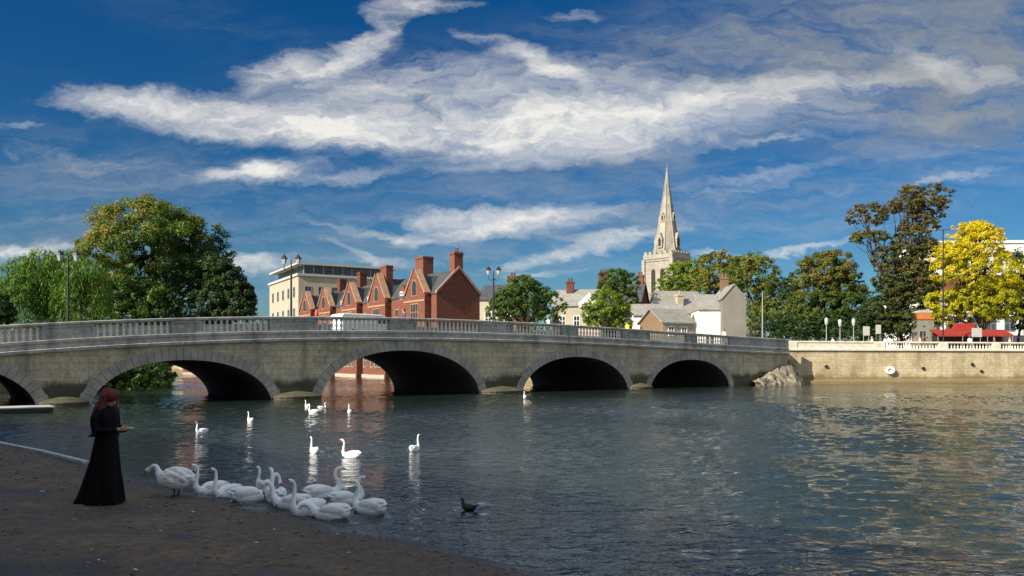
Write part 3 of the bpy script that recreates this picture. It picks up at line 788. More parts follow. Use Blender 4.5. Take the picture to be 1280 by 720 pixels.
def tree(name, label, px, Y, gz, lobes_px, nleaf, leaf, m, seed, trunk_r=.35, rc=.2, inner=.3, group=None, bias=None, droop=0, flat=.75, pts=None, extra=None, depth=None, bottom=-.75, spread=1.0, cat='tree', split=.35, trunk_px=None):
    """lobes_px: (cx, cy, rx, ry [, dY]) seen in the photo's pixels at distance Y, turned into a tree of real size"""
    base = Vector(((px - 640) / F * Y, Y, gz))
    k = Y / F
    lobes = []
    for l in lobes_px:
        c = P(l[0], l[1], Y) - base
        dy = l[4] if len(l) > 4 else 0
        rx, rz = l[2] * k, l[3] * k
        lobes.append((c.x, dy, c.z, rx, min(rx, rz * 1.4) if depth is None else depth * rx, rz))
    root = empty(name, base, 0, label, cat, group)
    g = np.random.default_rng(seed)
    mb = MB()
    zc = max(l[2] for l in lobes)
    zs = max(.8, min(l[2] - l[5] * .35 for l in lobes) * .75)
    mb.tube([(0, 0, -.3), (0, 0, .15), (g.normal(0, .1), g.normal(0, .1), zs * .5), (g.normal(0, .12), 0, zs)], [trunk_r * 1.5, trunk_r * 1.08, trunk_r * .9, trunk_r * .78], 10)
    for l in lobes:
        c = Vector(l[:3])
        pl = limb(mb, (0, 0, zs * .96), c, trunk_r * .6, trunk_r * .16, g, 7)
        for q in range(6):
            d = Vector((g.normal(0, 1), g.normal(0, 1), abs(g.normal(.3, .7)))).normalized()
            e = c + Vector((d.x * l[3], d.y * l[4], d.z * l[5])) * .82
            limb(mb, pl[2 + q % 3], e, trunk_r * .24, trunk_r * .05, g, 5)
    mb.build('trunk', M['bark'], root, True)
    p, t, od = crown_pts(lobes, nleaf, seed, rc, inner, flat, bottom, bias, spread)
    if extra is not None:
        p2, t2 = extra(lobes, g); od = np.concatenate([od, g.normal(0, 1, p2.shape) * .5]); p = np.concatenate([p, p2]); t = np.concatenate([t, t2])
    keep = p[:, 2] > (-.5 if gz < 1 else .15)
    me = leaf_mesh(p[keep], leaf, t[keep], seed + 50, droop, out=od[keep]); me.materials.append(m)
    link('crown', me, root)
    return root

LM = dict(
    green=leaf_mat('leaf_green', [(.016, .042, .008), (.036, .082, .012), (.075, .14, .018), (.14, .2, .03)]),
    darkgreen=leaf_mat('leaf_dark_green', [(.01, .026, .008), (.02, .048, .011), (.04, .08, .015), (.075, .115, .022)]),
    bigtree=leaf_mat('leaf_turning', [(.012, .036, .01), (.03, .075, .011), (.085, .15, .013), (.19, .22, .018), (.27, .14, .02)]),
    willow=leaf_mat('leaf_willow', [(.03, .08, .01), (.07, .16, .014), (.125, .24, .022), (.2, .3, .03)]),
    lime=leaf_mat('leaf_yellow_green', [(.045, .09, .01), (.1, .17, .014), (.18, .25, .018), (.27, .31, .028)]),
    olive=leaf_mat('leaf_olive_orange', [(.024, .055, .01), (.055, .1, .012), (.12, .165, .016), (.21, .19, .018), (.27, .14, .015)]),
    russet=leaf_mat('leaf_russet', [(.015, .042, .009), (.035, .08, .011), (.085, .125, .016), (.16, .15, .02), (.2, .12, .03)]),
    pine=leaf_mat('leaf_rust_pine', [(.01, .026, .009), (.024, .05, .011), (.055, .085, .015), (.12, .105, .02), (.15, .095, .02)]),
    yellow=leaf_mat('leaf_golden', [(.24, .27, .008), (.45, .42, .01), (.66, .54, .012), (.76, .5, .012)], .45),
)
k80 = 80 / F
tree('broad_tree', 'huge round green tree turning orange at its top, behind the bridge', 192, 80, 2.5,
     [(190, 322, 88, 68), (150, 345, 52, 60, -1), (235, 320, 48, 52, 1), (195, 290, 55, 38, -1), (160, 382, 75, 30, -1.5), (225, 372, 60, 40, -1), (215, 398, 90, 16, -2)], 100000, .21, LM['bigtree'], 11, .7, rc=.23, inner=.3,
     bias=lambda p: np.clip(-p[:, 0] * .045 + (p[:, 2] - 9) * .03 - .02, -.4, .5))  # leaves turn at top left; the sunlit left side is also put into the tint
tree('spreading_tree', 'dark leafy tree spreading low beside the huge round one', 285, 76, 2.5,
     [(275, 365, 34, 36), (298, 375, 26, 22, -.5), (262, 345, 26, 28, 1), (295, 392, 28, 14, -1)], 20000, .23, LM['darkgreen'], 12, .3, rc=.22, inner=.15)
def strands(n, colour=.6):
    def f(lobes, g):
        ps, tsn = [], []
        for l in lobes:
            for _ in range(n):
                a = g.uniform(0, 2 * math.pi); r = g.uniform(.55, 1.02)
                x = l[0] + l[3] * r * math.cos(a); y = l[1] + l[4] * r * math.sin(a)
                z0 = l[2] + l[5] * math.sqrt(max(0, 1 - min(1, r) ** 2)) * .9
                ln = g.uniform(2.0, 5.0); m_ = int(ln / .13)
                zz = z0 - np.linspace(0, ln, m_); ti = g.uniform(.1, .85)
                dx = (x - l[0]) * .06
                ps.append(np.stack([x + dx * np.linspace(0, 1, m_) + g.normal(0, .07, m_), y + g.normal(0, .07, m_), zz], 1))
                tsn.append(ti + g.normal(0, .1, m_))
        return np.concatenate(ps), np.concatenate(tsn)
    return f
tree('willow_tree', 'light green weeping willow with hanging strands at the left end of the bridge', 62, 66, 2.5,
     [(42, 352, 36, 34), (78, 350, 34, 34, .5), (112, 362, 34, 38, -1), (60, 335, 32, 22), (35, 372, 30, 26, -1)], 8000, .26, LM['willow'], 13, .4, rc=.2, droop=.6, extra=strands(130))
tree('bush', 'dark bush at the left edge of the picture behind the parapet', 2, 58, 2.5, [(-6, 388, 22, 22), (6, 392, 12, 14)], 2200, .26, LM['darkgreen'], 14, .12, cat='bush')
for i, (px, Y, t_, w_, lab) in enumerate(((165, 64, 440, 30, 'broad green shrub on the water edge seen through the second arch'), (196, 70, 452, 20, 'dark green shrub beside brick quay seen through the second arch'), (140, 60, 468, 18, 'low green shrub by the left springing of the second arch'))):
    tree('waterside_shrub', lab, px, Y, .4, [(px, (t_ + 478) / 2, w_, (490 - t_) / 2), (px + 8, 478, w_ * .8, 14, -1), (px - 12, 482, w_ * .8, 13, -1.5)], 4200, .22, LM['green'], 20 + i, .1, cat='shrub', group='shrubs seen through the second arch')
tree('round_tree', 'dense dark green round tree behind the bridge, right of the brick gable', 655, 92, GZ,
     [(655, 378, 34, 28), (630, 388, 22, 22, -.5), (684, 388, 20, 22, -.5), (655, 364, 22, 16)], 18000, .22, LM['green'], 31, .3, rc=.2)
tree('leafy_bush', 'bright yellow green bush in front of the dark red house', 757, 100, GZ, [(757, 387, 26, 24), (742, 398, 16, 16), (776, 396, 16, 18, -.5)], 12000, .21, LM['lime'], 32, .2, rc=.2, cat='bush')
tree('garden_tree', 'loose tree with a rounded top behind the pale house', 772, 112, GZ, [(768, 350, 20, 16), (782, 360, 16, 16), (758, 360, 12, 12), (790, 378, 10, 12)], 8000, .25, LM['green'], 33, .22, rc=.2, inner=.15)
tree('churchyard_tree', 'yellow green tree directly in front of the church tower', 850, 140, GZ, [(848, 354, 22, 28), (832, 372, 18, 22), (868, 348, 18, 22)], 12000, .3, LM['lime'], 34, .3, rc=.2, group='trees by the church')
tree('churchyard_tree', 'orange tinged round tree between the church tower and the grey gable', 893, 134, GZ, [(893, 344, 26, 26), (880, 358, 20, 24), (912, 352, 18, 24)], 14000, .29, LM['olive'], 35, .3, rc=.2, group='trees by the church', bias=lambda p: np.full(len(p), .1))
tree('churchyard_tree', 'large olive tree behind the grey gable with orange patches', 950, 126, GZ, [(945, 352, 32, 32), (930, 345, 22, 24), (962, 380, 24, 34, -1), (950, 396, 30, 22, -2)], 24000, .27, LM['olive'], 36, .35, rc=.2, group='trees by the church')
tree('dark_tree', 'narrow dark tree between the olive tree and the russet tree', 990, 122, GZ, [(988, 372, 14, 30), (996, 390, 12, 26)], 3500, .36, LM['darkgreen'], 37, .2)
tree('russet_tree', 'bushy green tree with a rust brown crown top left of the tall pine', 1035, 102, GZ,
     [(1040, 340, 30, 30), (1015, 352, 28, 30), (1055, 362, 28, 30), (1005, 392, 30, 28, -.5), (1040, 390, 34, 30, -1), (1070, 390, 24, 26), (1020, 404, 44, 16, -1)], 60000, .21, LM['russet'], 38, .35, rc=.21,
     bias=lambda p: np.clip((p[:, 2] - 8) * .05 - p[:, 0] * .02, -.3, .25))
tree('tall_pine', 'tall rust brown pine with layered open branches on the promenade', 1125, 98, GZ,
     [(1152, 248, 32, 17), (1130, 258, 22, 12), (1085, 270, 25, 15), (1166, 262, 18, 14), (1086, 297, 24, 8), (1140, 300, 24, 20), (1160, 312, 22, 14), (1118, 322, 26, 18), (1150, 330, 26, 20), (1110, 348, 20, 16),
      (1140, 358, 34, 24), (1115, 382, 34, 26), (1150, 390, 26, 24), (1125, 404, 40, 18), (1135, 345, 34, 22), (1100, 392, 30, 24), (1150, 280, 24, 12)], 68000, .22, LM['pine'], 39, .4, rc=.2, inner=.2, flat=.5, depth=.9,
     bias=lambda p: np.clip((p[:, 2] - 8) * .035, -.2, .3))
tree('golden_tree', 'golden yellow autumn tree beside the red awning', 1228, 95, GZ,
     [(1215, 312, 34, 30), (1222, 290, 20, 14), (1195, 345, 34, 28), (1240, 345, 32, 30), (1180, 385, 28, 22), (1215, 380, 36, 24), (1250, 385, 24, 24), (1172, 400, 16, 14), (1190, 320, 22, 18), (1262, 360, 14, 24), (1225, 300, 26, 20), (1235, 375, 40, 30, 1)], 60000, .21, LM['yellow'], 40, .3, rc=.2, inner=.2,
     bias=lambda p: np.clip((p[:, 2] - 9) * .05 - .12, -.45, .3))
tree('cypress_tree', 'dark cypress at the right edge of the picture', 1274, 97, GZ, [(1274, 345, 9, 34), (1276, 380, 12, 38), (1282, 400, 12, 24)], 4500, .26, LM['darkgreen'], 41, .2)
for i, (px, lab) in enumerate(((975, 'dark hedge clump at the foot of the olive tree'), (1015, 'dark hedge clump behind the first pale lamp post'), (1060, 'dark hedge clump between the russet tree and the tall pine'), (1105, 'dark hedge clump at the foot of the tall pine'))):
    tree('hedge', lab, px, 99, GZ, [(px - 14, 410, 24, 16), (px + 14, 408, 26, 16), (px, 418, 34, 14)], 4000, .26, LM['darkgreen'], 60 + i, .1, cat='hedge', group='hedge clumps along the promenade')
# a far belt of trees closing the view behind the town
g = np.random.default_rng(70)
bx = []
for k in range(120):
    u = g.uniform(-.75, .85); Y = g.uniform(215, 260); hh = g.uniform(9, 14.5)
    o_ = g.normal(0, 1, (160, 3)); o_ /= np.linalg.norm(o_, axis=1)[:, None]; o_ *= (g.uniform(.5, 1, 160) ** .5)[:, None]
    bx.append(np.array((u * Y, Y, GZ + hh * .55)) + o_ * np.array((6.5, 4, hh * .5)))
bx = np.concatenate(bx)
me = leaf_mesh(bx, 1.1, g.uniform(0, .8, len(bx)), 71, name='far_woods'); me.materials.append(LM['darkgreen'])
tag(link('far_woods', me), 'far belt of dark trees behind the town roofs', 'woods', kind='stuff')

# ------------------------------------------------------------------ buildings
def window(parent, x, y, z, w, h, axis, frame=None, glass=None, arched=False, depth=.06, mull=1):
    """frame and pane set proud of a wall: axis 'y-' (front, faces -y) 'x+' or 'x-'"""
    if axis == 'y-': T = Matrix.Translation((x, y, z))
    elif axis == 'x+': T = Matrix.Translation((x, y, z)) @ Matrix.Rotation(R(90), 4, 'Z')
    else: T = Matrix.Translation((x, y, z)) @ Matrix.Rotation(R(-90), 4, 'Z')
    fr = frame or M['whitepaint']; t = .09
    mb = MB()
    if arched:
        n = 8; out = [(-w / 2, 0), (w / 2, 0)] + [(w / 2 * math.cos(a), h - w / 2 + w / 2 * 1.25 * math.sin(a)) for a in np.linspace(0, math.pi, n)]
        i_ = [(-w / 2 + t, t), (w / 2 - t, t)] + [((w / 2 - t) * math.cos(a), h - w / 2 + (w / 2 - t) * 1.25 * math.sin(a)) for a in np.linspace(0, math.pi, n)]
        m_ = len(out)
        vs = [(p[0], -depth, p[1]) for p in out] + [(p[0], -depth, p[1]) for p in i_] + [(p[0], .02, p[1]) for p in out] + [(p[0], -.005, p[1]) for p in i_]
        fs = []
        for k in range(m_):
            j = (k + 1) % m_
            fs += [(k, j, m_ + j, m_ + k), (k, 2 * m_ + k, 2 * m_ + j, j), (m_ + k, m_ + j, 3 * m_ + j, 3 * m_ + k)]
        mb.add(vs, fs, 0, T); pane = MB().add([(p[0], -.012, p[1]) for p in i_], [tuple(range(m_))], 0, T)
    else:
        mb.box(-w / 2, w / 2, -depth - .05, .0, -t, 0, 0, T)
        mb.box(-w / 2, -w / 2 + t, -depth, 0, 0.001, h, 0, T); mb.box(w / 2 - t, w / 2, -depth, 0, 0.001, h, 0, T); mb.box(-w / 2 + t, w / 2 - t, -depth, 0, h - t, h, 0, T)
        for k in range(mull): 
            xx = -w / 2 + w * (k + 1) / (mull + 1); mb.box(xx - .03, xx + .03, -depth + .012, 0, .001, h - t, 0, T)
        mb.box(-w / 2 + t, w / 2 - t, -depth + .016, 0, h * .5 - .03, h * .5 + .03, 0, T)
        pane = MB().add([(-w / 2 + t, -.02, .0), (w / 2 - t, -.02, .0), (w / 2 - t, -.02, h - t), (-w / 2 + t, -.02, h - t)], [(0, 1, 2, 3)], 0, T)
    f = mb.build('window', fr, parent)
    pane.build('pane', glass or M['glass'], f)
    return f

def chimney(parent, x, y, z0, z1, wx, wy, m, pots=2):
    mb = MB().box(x - wx / 2, x + wx / 2, y - wy / 2, y + wy / 2, z0, z1 - .3)
    mb.box(x - wx / 2 - .08, x + wx / 2 + .08, y - wy / 2 - .08, y + wy / 2 + .08, z1 - .298, z1 - .12)
    mb.box(x - wx / 2 - .02, x + wx / 2 + .02, y - wy / 2 - .02, y + wy / 2 + .02, z1 - .118, z1)
    for k in range(pots):
        mb.lathe([(.13, -.02), (.12, .45), (.15, .46), (.15, .52)], 8, (x + (k - (pots - 1) / 2) * .42, y, z1))
    return mb.build('chimney', m, parent)

def gable_house(root, w, d, h, rise, wall, roof, axis='x', over=.3, z0=0, mats_gable=None, name='wall'):
    """box of w (x) by d (y), ridge along the axis"""
    mb = MB()
    if axis == 'x':
        mb.prism([(0, z0), (d, z0), (d, h), (d / 2, h + rise), (0, h)], 0, w, 'x')
        wl = mb.build(name, wall, root)
        r = MB(); n = Vector((0, rise, d / 2)).normalized()
        for s in (0, 1):
            y0 = -over if s == 0 else d + over; z_e = h - over * rise / (d / 2)
            th = .16
            r.prism([(y0, z_e + .02), (d / 2, h + rise + .02), (d / 2, h + rise + th + .02), (y0, z_e + th + .02)], -over, w + over, 'x')
        r.build('roof', roof, root)
    else:
        mb.prism([(0, z0), (w, z0), (w, h), (w / 2, h + rise), (0, h)], 0, d, 'y')
        wl = mb.build(name, wall, root)
        r = MB()
        for s in (0, 1):
            x0 = -over if s == 0 else w + over; z_e = h - over * rise / (w / 2); th = .16
            r.prism([(x0, z_e + .02), (w / 2, h + rise + .02), (w / 2, h + rise + th + .02), (x0, z_e + th + .02)], -over, d + over, 'y')
        r.build('roof', roof, root)
    return wl

# --- red brick range with a row of gables; local x runs along the lit front towards the near corner, -y is the front
dF = Vector((-.574, .819, 0)); C0 = Vector((-8.97, 95, GZ)); LB = 46.0
o = C0 + dF * LB
bb = empty('brick_range', o, R(-55), 'long red brick building with a row of pointed gables and tall chimneys', 'building')
HE, RI, DP = 7.2, 2.9, 6.1
gable_house(bb, LB, DP, HE, RI, M['brick'], M['slate'], 'x', .12, z0=-4.2)
MB().box(-.1, LB + .1, -.18, -.002, -4.2, -2.75).build('plinth', M['cream'], bb)
for i, t in enumerate((3.9, 14.6, 23.6, 33.2, 41.2)):
    x = LB - t; gw = 5.2; ap = 10.1 if i != 1 else 10.6
    sh = [(x - gw / 2, -4.2), (x + gw / 2, -4.2), (x + gw / 2, HE - .2), (x + gw / 2 - .35, HE), (x + gw / 4, HE + (ap - HE) * .52), (x + .5, ap - .3), (x + .3, ap), (x - .3, ap), (x - .5, ap - .3), (x - gw / 4, HE + (ap - HE) * .52), (x - gw / 2 + .35, HE), (x - gw / 2, HE - .2)]
    gb = MB().prism(sh, -.9, -.1, 'y').build('gable_bay', M['brick'], bb)
    rf = MB()
    for s in (-1, 1):
        rf.prism([(x + s * gw / 2, HE - .1), (x, ap - .55), (x, ap - .4), (x + s * (gw / 2 + .1), HE + .05)], -.15, DP / 2 + .2, 'y')
    rf.build('bay_roof', M['slate'], bb)
    for s in (-1, 1):
        a_, b_ = (x + s * gw / 2, HE - .05), (x + s * .3, ap + .02)
        MB().prism([a_, b_, (b_[0], b_[1] + .22), (a_[0] + s * .12, a_[1] + .2)], -1.0, -.12, 'y').build('gable_coping', M['terracotta'], bb)
    for zz in (2.9, 6.3): MB().box(x - gw / 2 - .05, x + gw / 2 + .05, -.98, -.901, zz, zz + .22).build('string_course', M['terracotta'], bb)
    MB().box(x - gw / 2 - .1, x + gw / 2 + .1, -1.1, -.902, -4.2, -2.75).build('plinth', M['cream'], bb)
    window(bb, x, -.9, 4.0, 2.0, 2.1, 'y-', M['terracotta'], mull=2)
    for q in (-1.3, 0, 1.3): window(bb, x + q, -.9, -1.7, .9, 1.6, 'y-', M['cream'])
    window(bb, x, -.9, 7.0, 1.3, 1.9, 'y-', M['terracotta'], arched=True)
    for q in (-1.2, 1.2): window(bb, x + q, -.9, .7, 1.2, 2.0, 'y-', M['terracotta'])
for t in (9.2, 19.1, 28.4, 37.2):
    x = LB - t
    for q in (-1.1, 1.1):
        window(bb, x + q, 0, 3.8, 1.2, 2.0, 'y-', M['terracotta']); window(bb, x + q, 0, .7, 1.2, 2.0, 'y-', M['terracotta']); window(bb, x + q, 0, -1.7, .9, 1.6, 'y-', M['cream'])
    dm = MB().prism([(x - .8, HE - .3), (x + .8, HE - .3), (x + .8, HE + .8), (x, HE + 1.7), (x - .8, HE + .8)], .1, 2.0, 'y').build('dormer', M['brick'], bb)
    window(dm, x, .1, HE - .1, .9, .9, 'y-', M['whitepaint'])
chimney(bb, LB - .5, DP / 2, HE + 1.8, 12.3, 1.1, 1.2, M['brick'], 2)
chimney(bb, LB - 8.6, DP / 2, HE + 1, 12.6, 2.1, 1.5, M['brick'], 0)
chimney(bb, LB - 14.6, .6, HE + 2, 11.9, 1.7, 1.0, M['brick'], 0)
chimney(bb, LB - 28, DP / 2, HE + 1, 12.4, 1.1, 1.1, M['brick_dark'], 0)
chimney(bb, LB - 35.6, DP / 2, HE + 1, 12.0, 1.1, 1.1, M['brick_dark'], 0)
for q, z in ((3.05, .8),): window(bb, LB, q, z, 1.0, 1.8, 'x+', M['terracotta'])
# gable verge coping on the shaded end
cp = MB()
for s, (ya, yb) in ((-1, (-.15, DP / 2)), (1, (DP + .15, DP / 2))):
    cp.prism([(ya, HE - .05), (yb, HE + RI + .2), (yb, HE + RI + .5), (ya, HE + .25)], LB - .05, LB + .22, 'x')
cp.build('verge_coping', M['terracotta'], bb)
# low brick quay house left of it, seen through the second arch
qh = empty('quay_house', (-57, 138, 0), R(-24), 'low red brick house on the quay seen through the second arch', 'house')
gable_house(qh, 17, 7, 6.2, 1.4, M['brick'], M['slate'], 'x', z0=-1)
MB().box(-.05, 17.05, -.12, -.002, -1, .35).build('plinth', M['cream'], qh)
for z in (1.3, 3.9):
    for k in range(6): window(qh, 1.6 + k * 2.7, 0, z, 1.2, 1.6, 'y-', M['cream'])

# --- cream office block
dC = Vector((-.5, .866, 0)); cc = P(373, 452, 150); cc.z = GZ
ofc = empty('office_block', cc, math.atan2(.5, .866), 'cream office block with a glazed top floor and flat roof behind the brick gables', 'building')
OH = 15.2
MB().box(0, 20, 0, 23, 0, OH).build('wall', M['cream'], ofc)
MB().box(-.3, 20.3, -.3, 23.3, OH, OH + .45).build('parapet_band', M['concrete'], ofc)
MB().box(1.4, 19, 1.4, 21, OH + .45, OH + 2.2).build('glazed_storey', M['glass'], ofc)
mb = MB().box(-.2, 20, -.1, 22.5, OH + 2.2, OH + 2.55)
for k in range(10): mb.box(1.3 + k * 1.9, 1.45 + k * 1.9, 1.25, 1.399, OH + .45, OH + 2.2)
mb.build('flat_roof', M['concrete'], ofc)
for f in range(3):
    z = 3.2 + f * 4.1
    for k in range(7): window(ofc, 1.8 + k * 2.6, 0, z, 1.3, 1.9, 'y-', M['grey_steel'])
    for k in range(5): window(ofc, 0, 3 + k * 4.2, z, 1.4, 1.9, 'x-', M['grey_steel'])

# --- house right of the brick gable
h1 = empty('corner_house', P(598, 452, 118) * 1, R(-20), 'small cream and brick house tucked behind the brick gable end', 'house'); h1.location.z = GZ
gable_house(h1, 6, 6, 8.2, 2.2, M['brick_brown'], M['slate'], 'x')
MB().box(-.06, 3.2, -.08, .0, 0, 8.0).build('rendered_front', M['cream'], h1)
for z in (1.2, 4.6): window(h1, 1.6, -.08, z, 1.1, 1.7, 'y-'); window(h1, 4.6, 0, z, 1.1, 1.7, 'y-')
chimney(h1, 4.4, 3, 9, 11.8, 1.5, .9, M['brick_dark'], 2)
# --- pale house behind the round tree
h2 = empty('pale_house', P(690, 452, 122), R(-12), 'pale stone house with a grey roof and red chimney between two trees', 'house'); h2.location.z = GZ
gable_house(h2, 7.4, 7, 7.6, 2.5, M['cream'], M['greyroof'], 'x')
for x in (1.6, 3.8, 5.9): window(h2, x, 0, 4.4, 1.0, 1.6, 'y-'); window(h2, x, 0, 1.2, 1.0, 1.6, 'y-')
chimney(h2, 2.4, 3.0, 9, 11.5, 1.1, .9, M['brick_dark'], 2)
MB().prism([(4.2, 7.2), (7.4, 7.2), (7.4, 7.9), (5.8, 9.4), (4.2, 7.9)], -.6, 2.5, 'y').build('dormer_gable', M['white'], h2)
h3 = empty('red_house', P(742, 452, 128), R(-20), 'dark red brick house with two chimneys behind the yellow green bush', 'house'); h3.location.z = GZ
gable_house(h3, 7.5, 7, 8.6, 3.0, M['brick_dark'], M['slate'], 'x')
for x in (1.8, 5.6): window(h3, x, 0, 5.0, 1.1, 1.7, 'y-'); window(h3, 7.5, 3.5, 5, 1.1, 1.7, 'x+')
chimney(h3, .8, 3.5, 10, 13.6, 1.6, .9, M['brick_dark'], 3); chimney(h3, 6.9, 3.5, 10, 13.0, 1.0, .9, M['brick'], 2)

# --- church
YC = 190.0
ct = P(840, 452, YC); ct.z = GZ; kx = YC / F
ch = empty('church', ct, R(-40), 'limestone church tower with battlements and a tall tapering spire', 'church')
# local: near corner at origin; left face runs to -x... front (-y) is the lit left face
TW = 8.0; TZ = H + (HY - 322) / F * YC - GZ
ch.rotation_euler = (0, 0, R(-44))
tw = MB().box(-TW, 0, 0, TW, 0, TZ).build('tower', M['church'], ch)
bt = MB()
for (x, y) in ((-TW, 0), (0, 0), (0, TW), (-TW, TW)):
    bt.box(x - .55, x + .55, y - .55, y + .55, 0, TZ * .62); bt.box(x - .42, x + .42, y - .42, y + .42, TZ * .62, TZ + .05)
bt.build('buttress', M['church'], ch)
sc = MB()
for zz in (TZ * .5, TZ * .98): sc.box(-TW - .2, .2, -.2, TW + .2, zz, zz + .3)
sc.build('string_course', M['church'], ch)
pr = MB(); pz = TZ + .3
pr.box(-TW - .15, .15, -.15, .2, pz - .2, pz + .9); pr.box(-TW - .15, .15, TW - .2, TW + .15, pz - .2, pz + .9)
pr.box(-TW - .15, -TW + .2, .201, TW - .201, pz - .2, pz + .9); pr.box(-.2, .15, .201, TW - .201, pz - .2, pz + .9)
nm = 6
for k in range(nm):
    a_ = -TW + .1 + k * (TW - .2) / (nm - .5); w_ = .75
    pr.box(a_, a_ + w_, -.15, .2, pz + .9, pz + 1.6); pr.box(a_, a_ + w_, TW - .2, TW + .15, pz + .9, pz + 1.6)
    b_ = .35 + k * (TW - 1.2) / (nm - .5)
    pr.box(-TW - .15, -TW + .2, b_, b_ + w_, pz + .9, pz + 1.6); pr.box(-.2, .15, b_, b_ + w_, pz + .9, pz + 1.6)
pr.build('battlement', M['church'], ch)
sz0 = pz; sz1 = H + (HY - 205) / F * YC - GZ
spm = MB()
rs = [3.35, 3.0, 2.25, 1.5, .8, .28, .1]; zs_ = [0, .09, .3, .52, .74, .92, 1]
vs = []
for r_, f_ in zip(rs, zs_):
    for k in range(8):
        a_ = math.pi / 8 + k * math.pi / 4
        vs.append((-TW / 2 + r_ * math.cos(a_) * 1.08, TW / 2 + r_ * math.sin(a_) * 1.08, sz0 + (sz1 - sz0) * f_))
fs = [(i * 8 + k, i * 8 + (k + 1) % 8, (i + 1) * 8 + (k + 1) % 8, (i + 1) * 8 + k) for i in range(6) for k in range(8)] + [tuple(48 + k for k in range(8))]
spm.add(vs, fs)
# ribs on the arrises
for k in range(8):
    spm.tube([vs[i * 8 + k] for i in range(7)], [.2, .18, .15, .12, .1, .07, .05], 5)
spire = spm.build('spire', M['church'], ch)
MB().lathe([(.05, -.2), (.22, .0), (.22, .25), (.06, .4), (.05, 1.6)], 8, (-TW / 2, TW / 2, sz1)).build('finial', M['church'], spire)
# lucarnes: little gabled window houses on two tiers
for f_, sc_ in ((.13, 1.0), (.42, .62)):
    zz = sz0 + (sz1 - sz0) * f_
    rr = np.interp(f_, zs_, rs)
    for k in range(4):
        T = Matrix.Translation((-TW / 2, TW / 2, zz)) @ Matrix.Rotation(k * math.pi / 2, 4, 'Z') @ Matrix.Translation((0, -rr * 1.02, 0)) @ Matrix.Scale(sc_, 4)
        lu = MB().prism([(-.7, -.3), (.7, -.3), (.7, 1.9), (0, 3.4), (-.7, 1.9)], -.35, 1.2, 'y', 0, T).build('lucarne', M['church'], spire)
        
        MB().prism([(-.36, .1), (.36, .1), (.36, 1.6), (0, 2.3), (-.36, 1.6)], -.4, -.352, 'y', 0, T).build('lucarne_opening', M['darkopening'], spire)
for q in (-TW * .66, -TW * .34):
    window(ch, q, 0, TZ * .66, 1.35, TZ * .24, 'y-', M['church'], M['darkopening'], arched=True)
    window(ch, 0, -q, TZ * .66, 1.35, TZ * .24, 'x+', M['church'], M['darkopening'], arched=True)
window(ch, -TW / 2, 0, TZ * .2, 2.2, TZ * .24, 'y-', M['church'], M['glass'], arched=True)
MB().prism([(0.5, 0), (9, 0), (9, 6), (4.75, 10), (.5, 6)], TW, TW + 22, 'y').build('nave', M['church'], ch)

# --- white and grey waterside houses right of centre
Yh = 105
def at(px, Y, z=GZ):
    v = P(px, HY, Y); v.z = z; return v
w1 = empty('white_cottage', at(792, 108), R(-6), 'long low white cottage with a grey tiled roof', 'house')
gable_house(w1, 6.4, 5, 5.4, 1.4, M['white'], M['greyroof'], 'x', .35)
for x in (1.2, 3.2, 5.2): window(w1, x, 0, 3.7, .9, 1.1, 'y-', M['whitepaint'])
w2 = empty('steep_roofed_house', at(832, 112), R(12), 'tall white house with a steep grey roof and stone chimney', 'house')
gable_house(w2, 6.2, 7, 6.0, 3.1, M['white'], M['greyroof'], 'x', .3)
window(w2, 1.6, 0, 2.4, 1, 1.3, 'y-'); window(w2, 4.4, 0, 2.4, 1, 1.3, 'y-')
chimney(w2, 2.6, 1.2, 5.6, 8.6, .9, .9, M['cream'], 1)
MB().box(5.0, 6.2, -.9, 3.2, 0, 7.8).build('stair_tower', M['white'], w2)
w3 = empty('brown_brick_cottage', at(828, 96), R(28), 'low cottage with a cream front, brown brick gable end and grey roof', 'house')
gable_house(w3, 4.8, 4.4, 3.8, 1.6, M['brick_brown'], M['greyroof'], 'x', .3)
window(w3, 1.3, -.05, 2.2, .9, 1.1, 'y-'); window(w3, 3.3, -.05, 2.2, .9, 1.1, 'y-'); window(w3, 4.8, 2.2, 2.2, .9, 1.1, 'x+')
w4 = empty('grey_gable_house', at(903, 106), R(-2), 'grey rendered house with a tall narrow gable facing the river', 'house')
gable_house(w4, 3.1, 8, 7.4, 1.8, M['greyrender'], M['greyroof'], 'y', .15)
MB().box(-2.9, 0, 1.2, 7, 0, 5.9).build('side_wing', M['white'], w4)
MB().prism([(1.0, 5.902), (7.2, 5.902), (7.2, 6.1), (4.1, 8.3), (1.0, 6.1)], -3.0, -.002, 'x').build('wing_roof', M['greyroof'], w4)
chimney(w4, 1.5, 5.5, 8.4, 10.8, 1.0, .8, M['brick_brown'], 2)
window(w4, 2.4, 0, 1.0, .8, 1.3, 'y-'); window(w4, -1.4, 1.2, 1.2, 1.0, 1.3, 'y-')

MB().box(-.03, 4.82, -.05, -.002, 0, 3.75).build('rendered_front', M['cream'], w3)
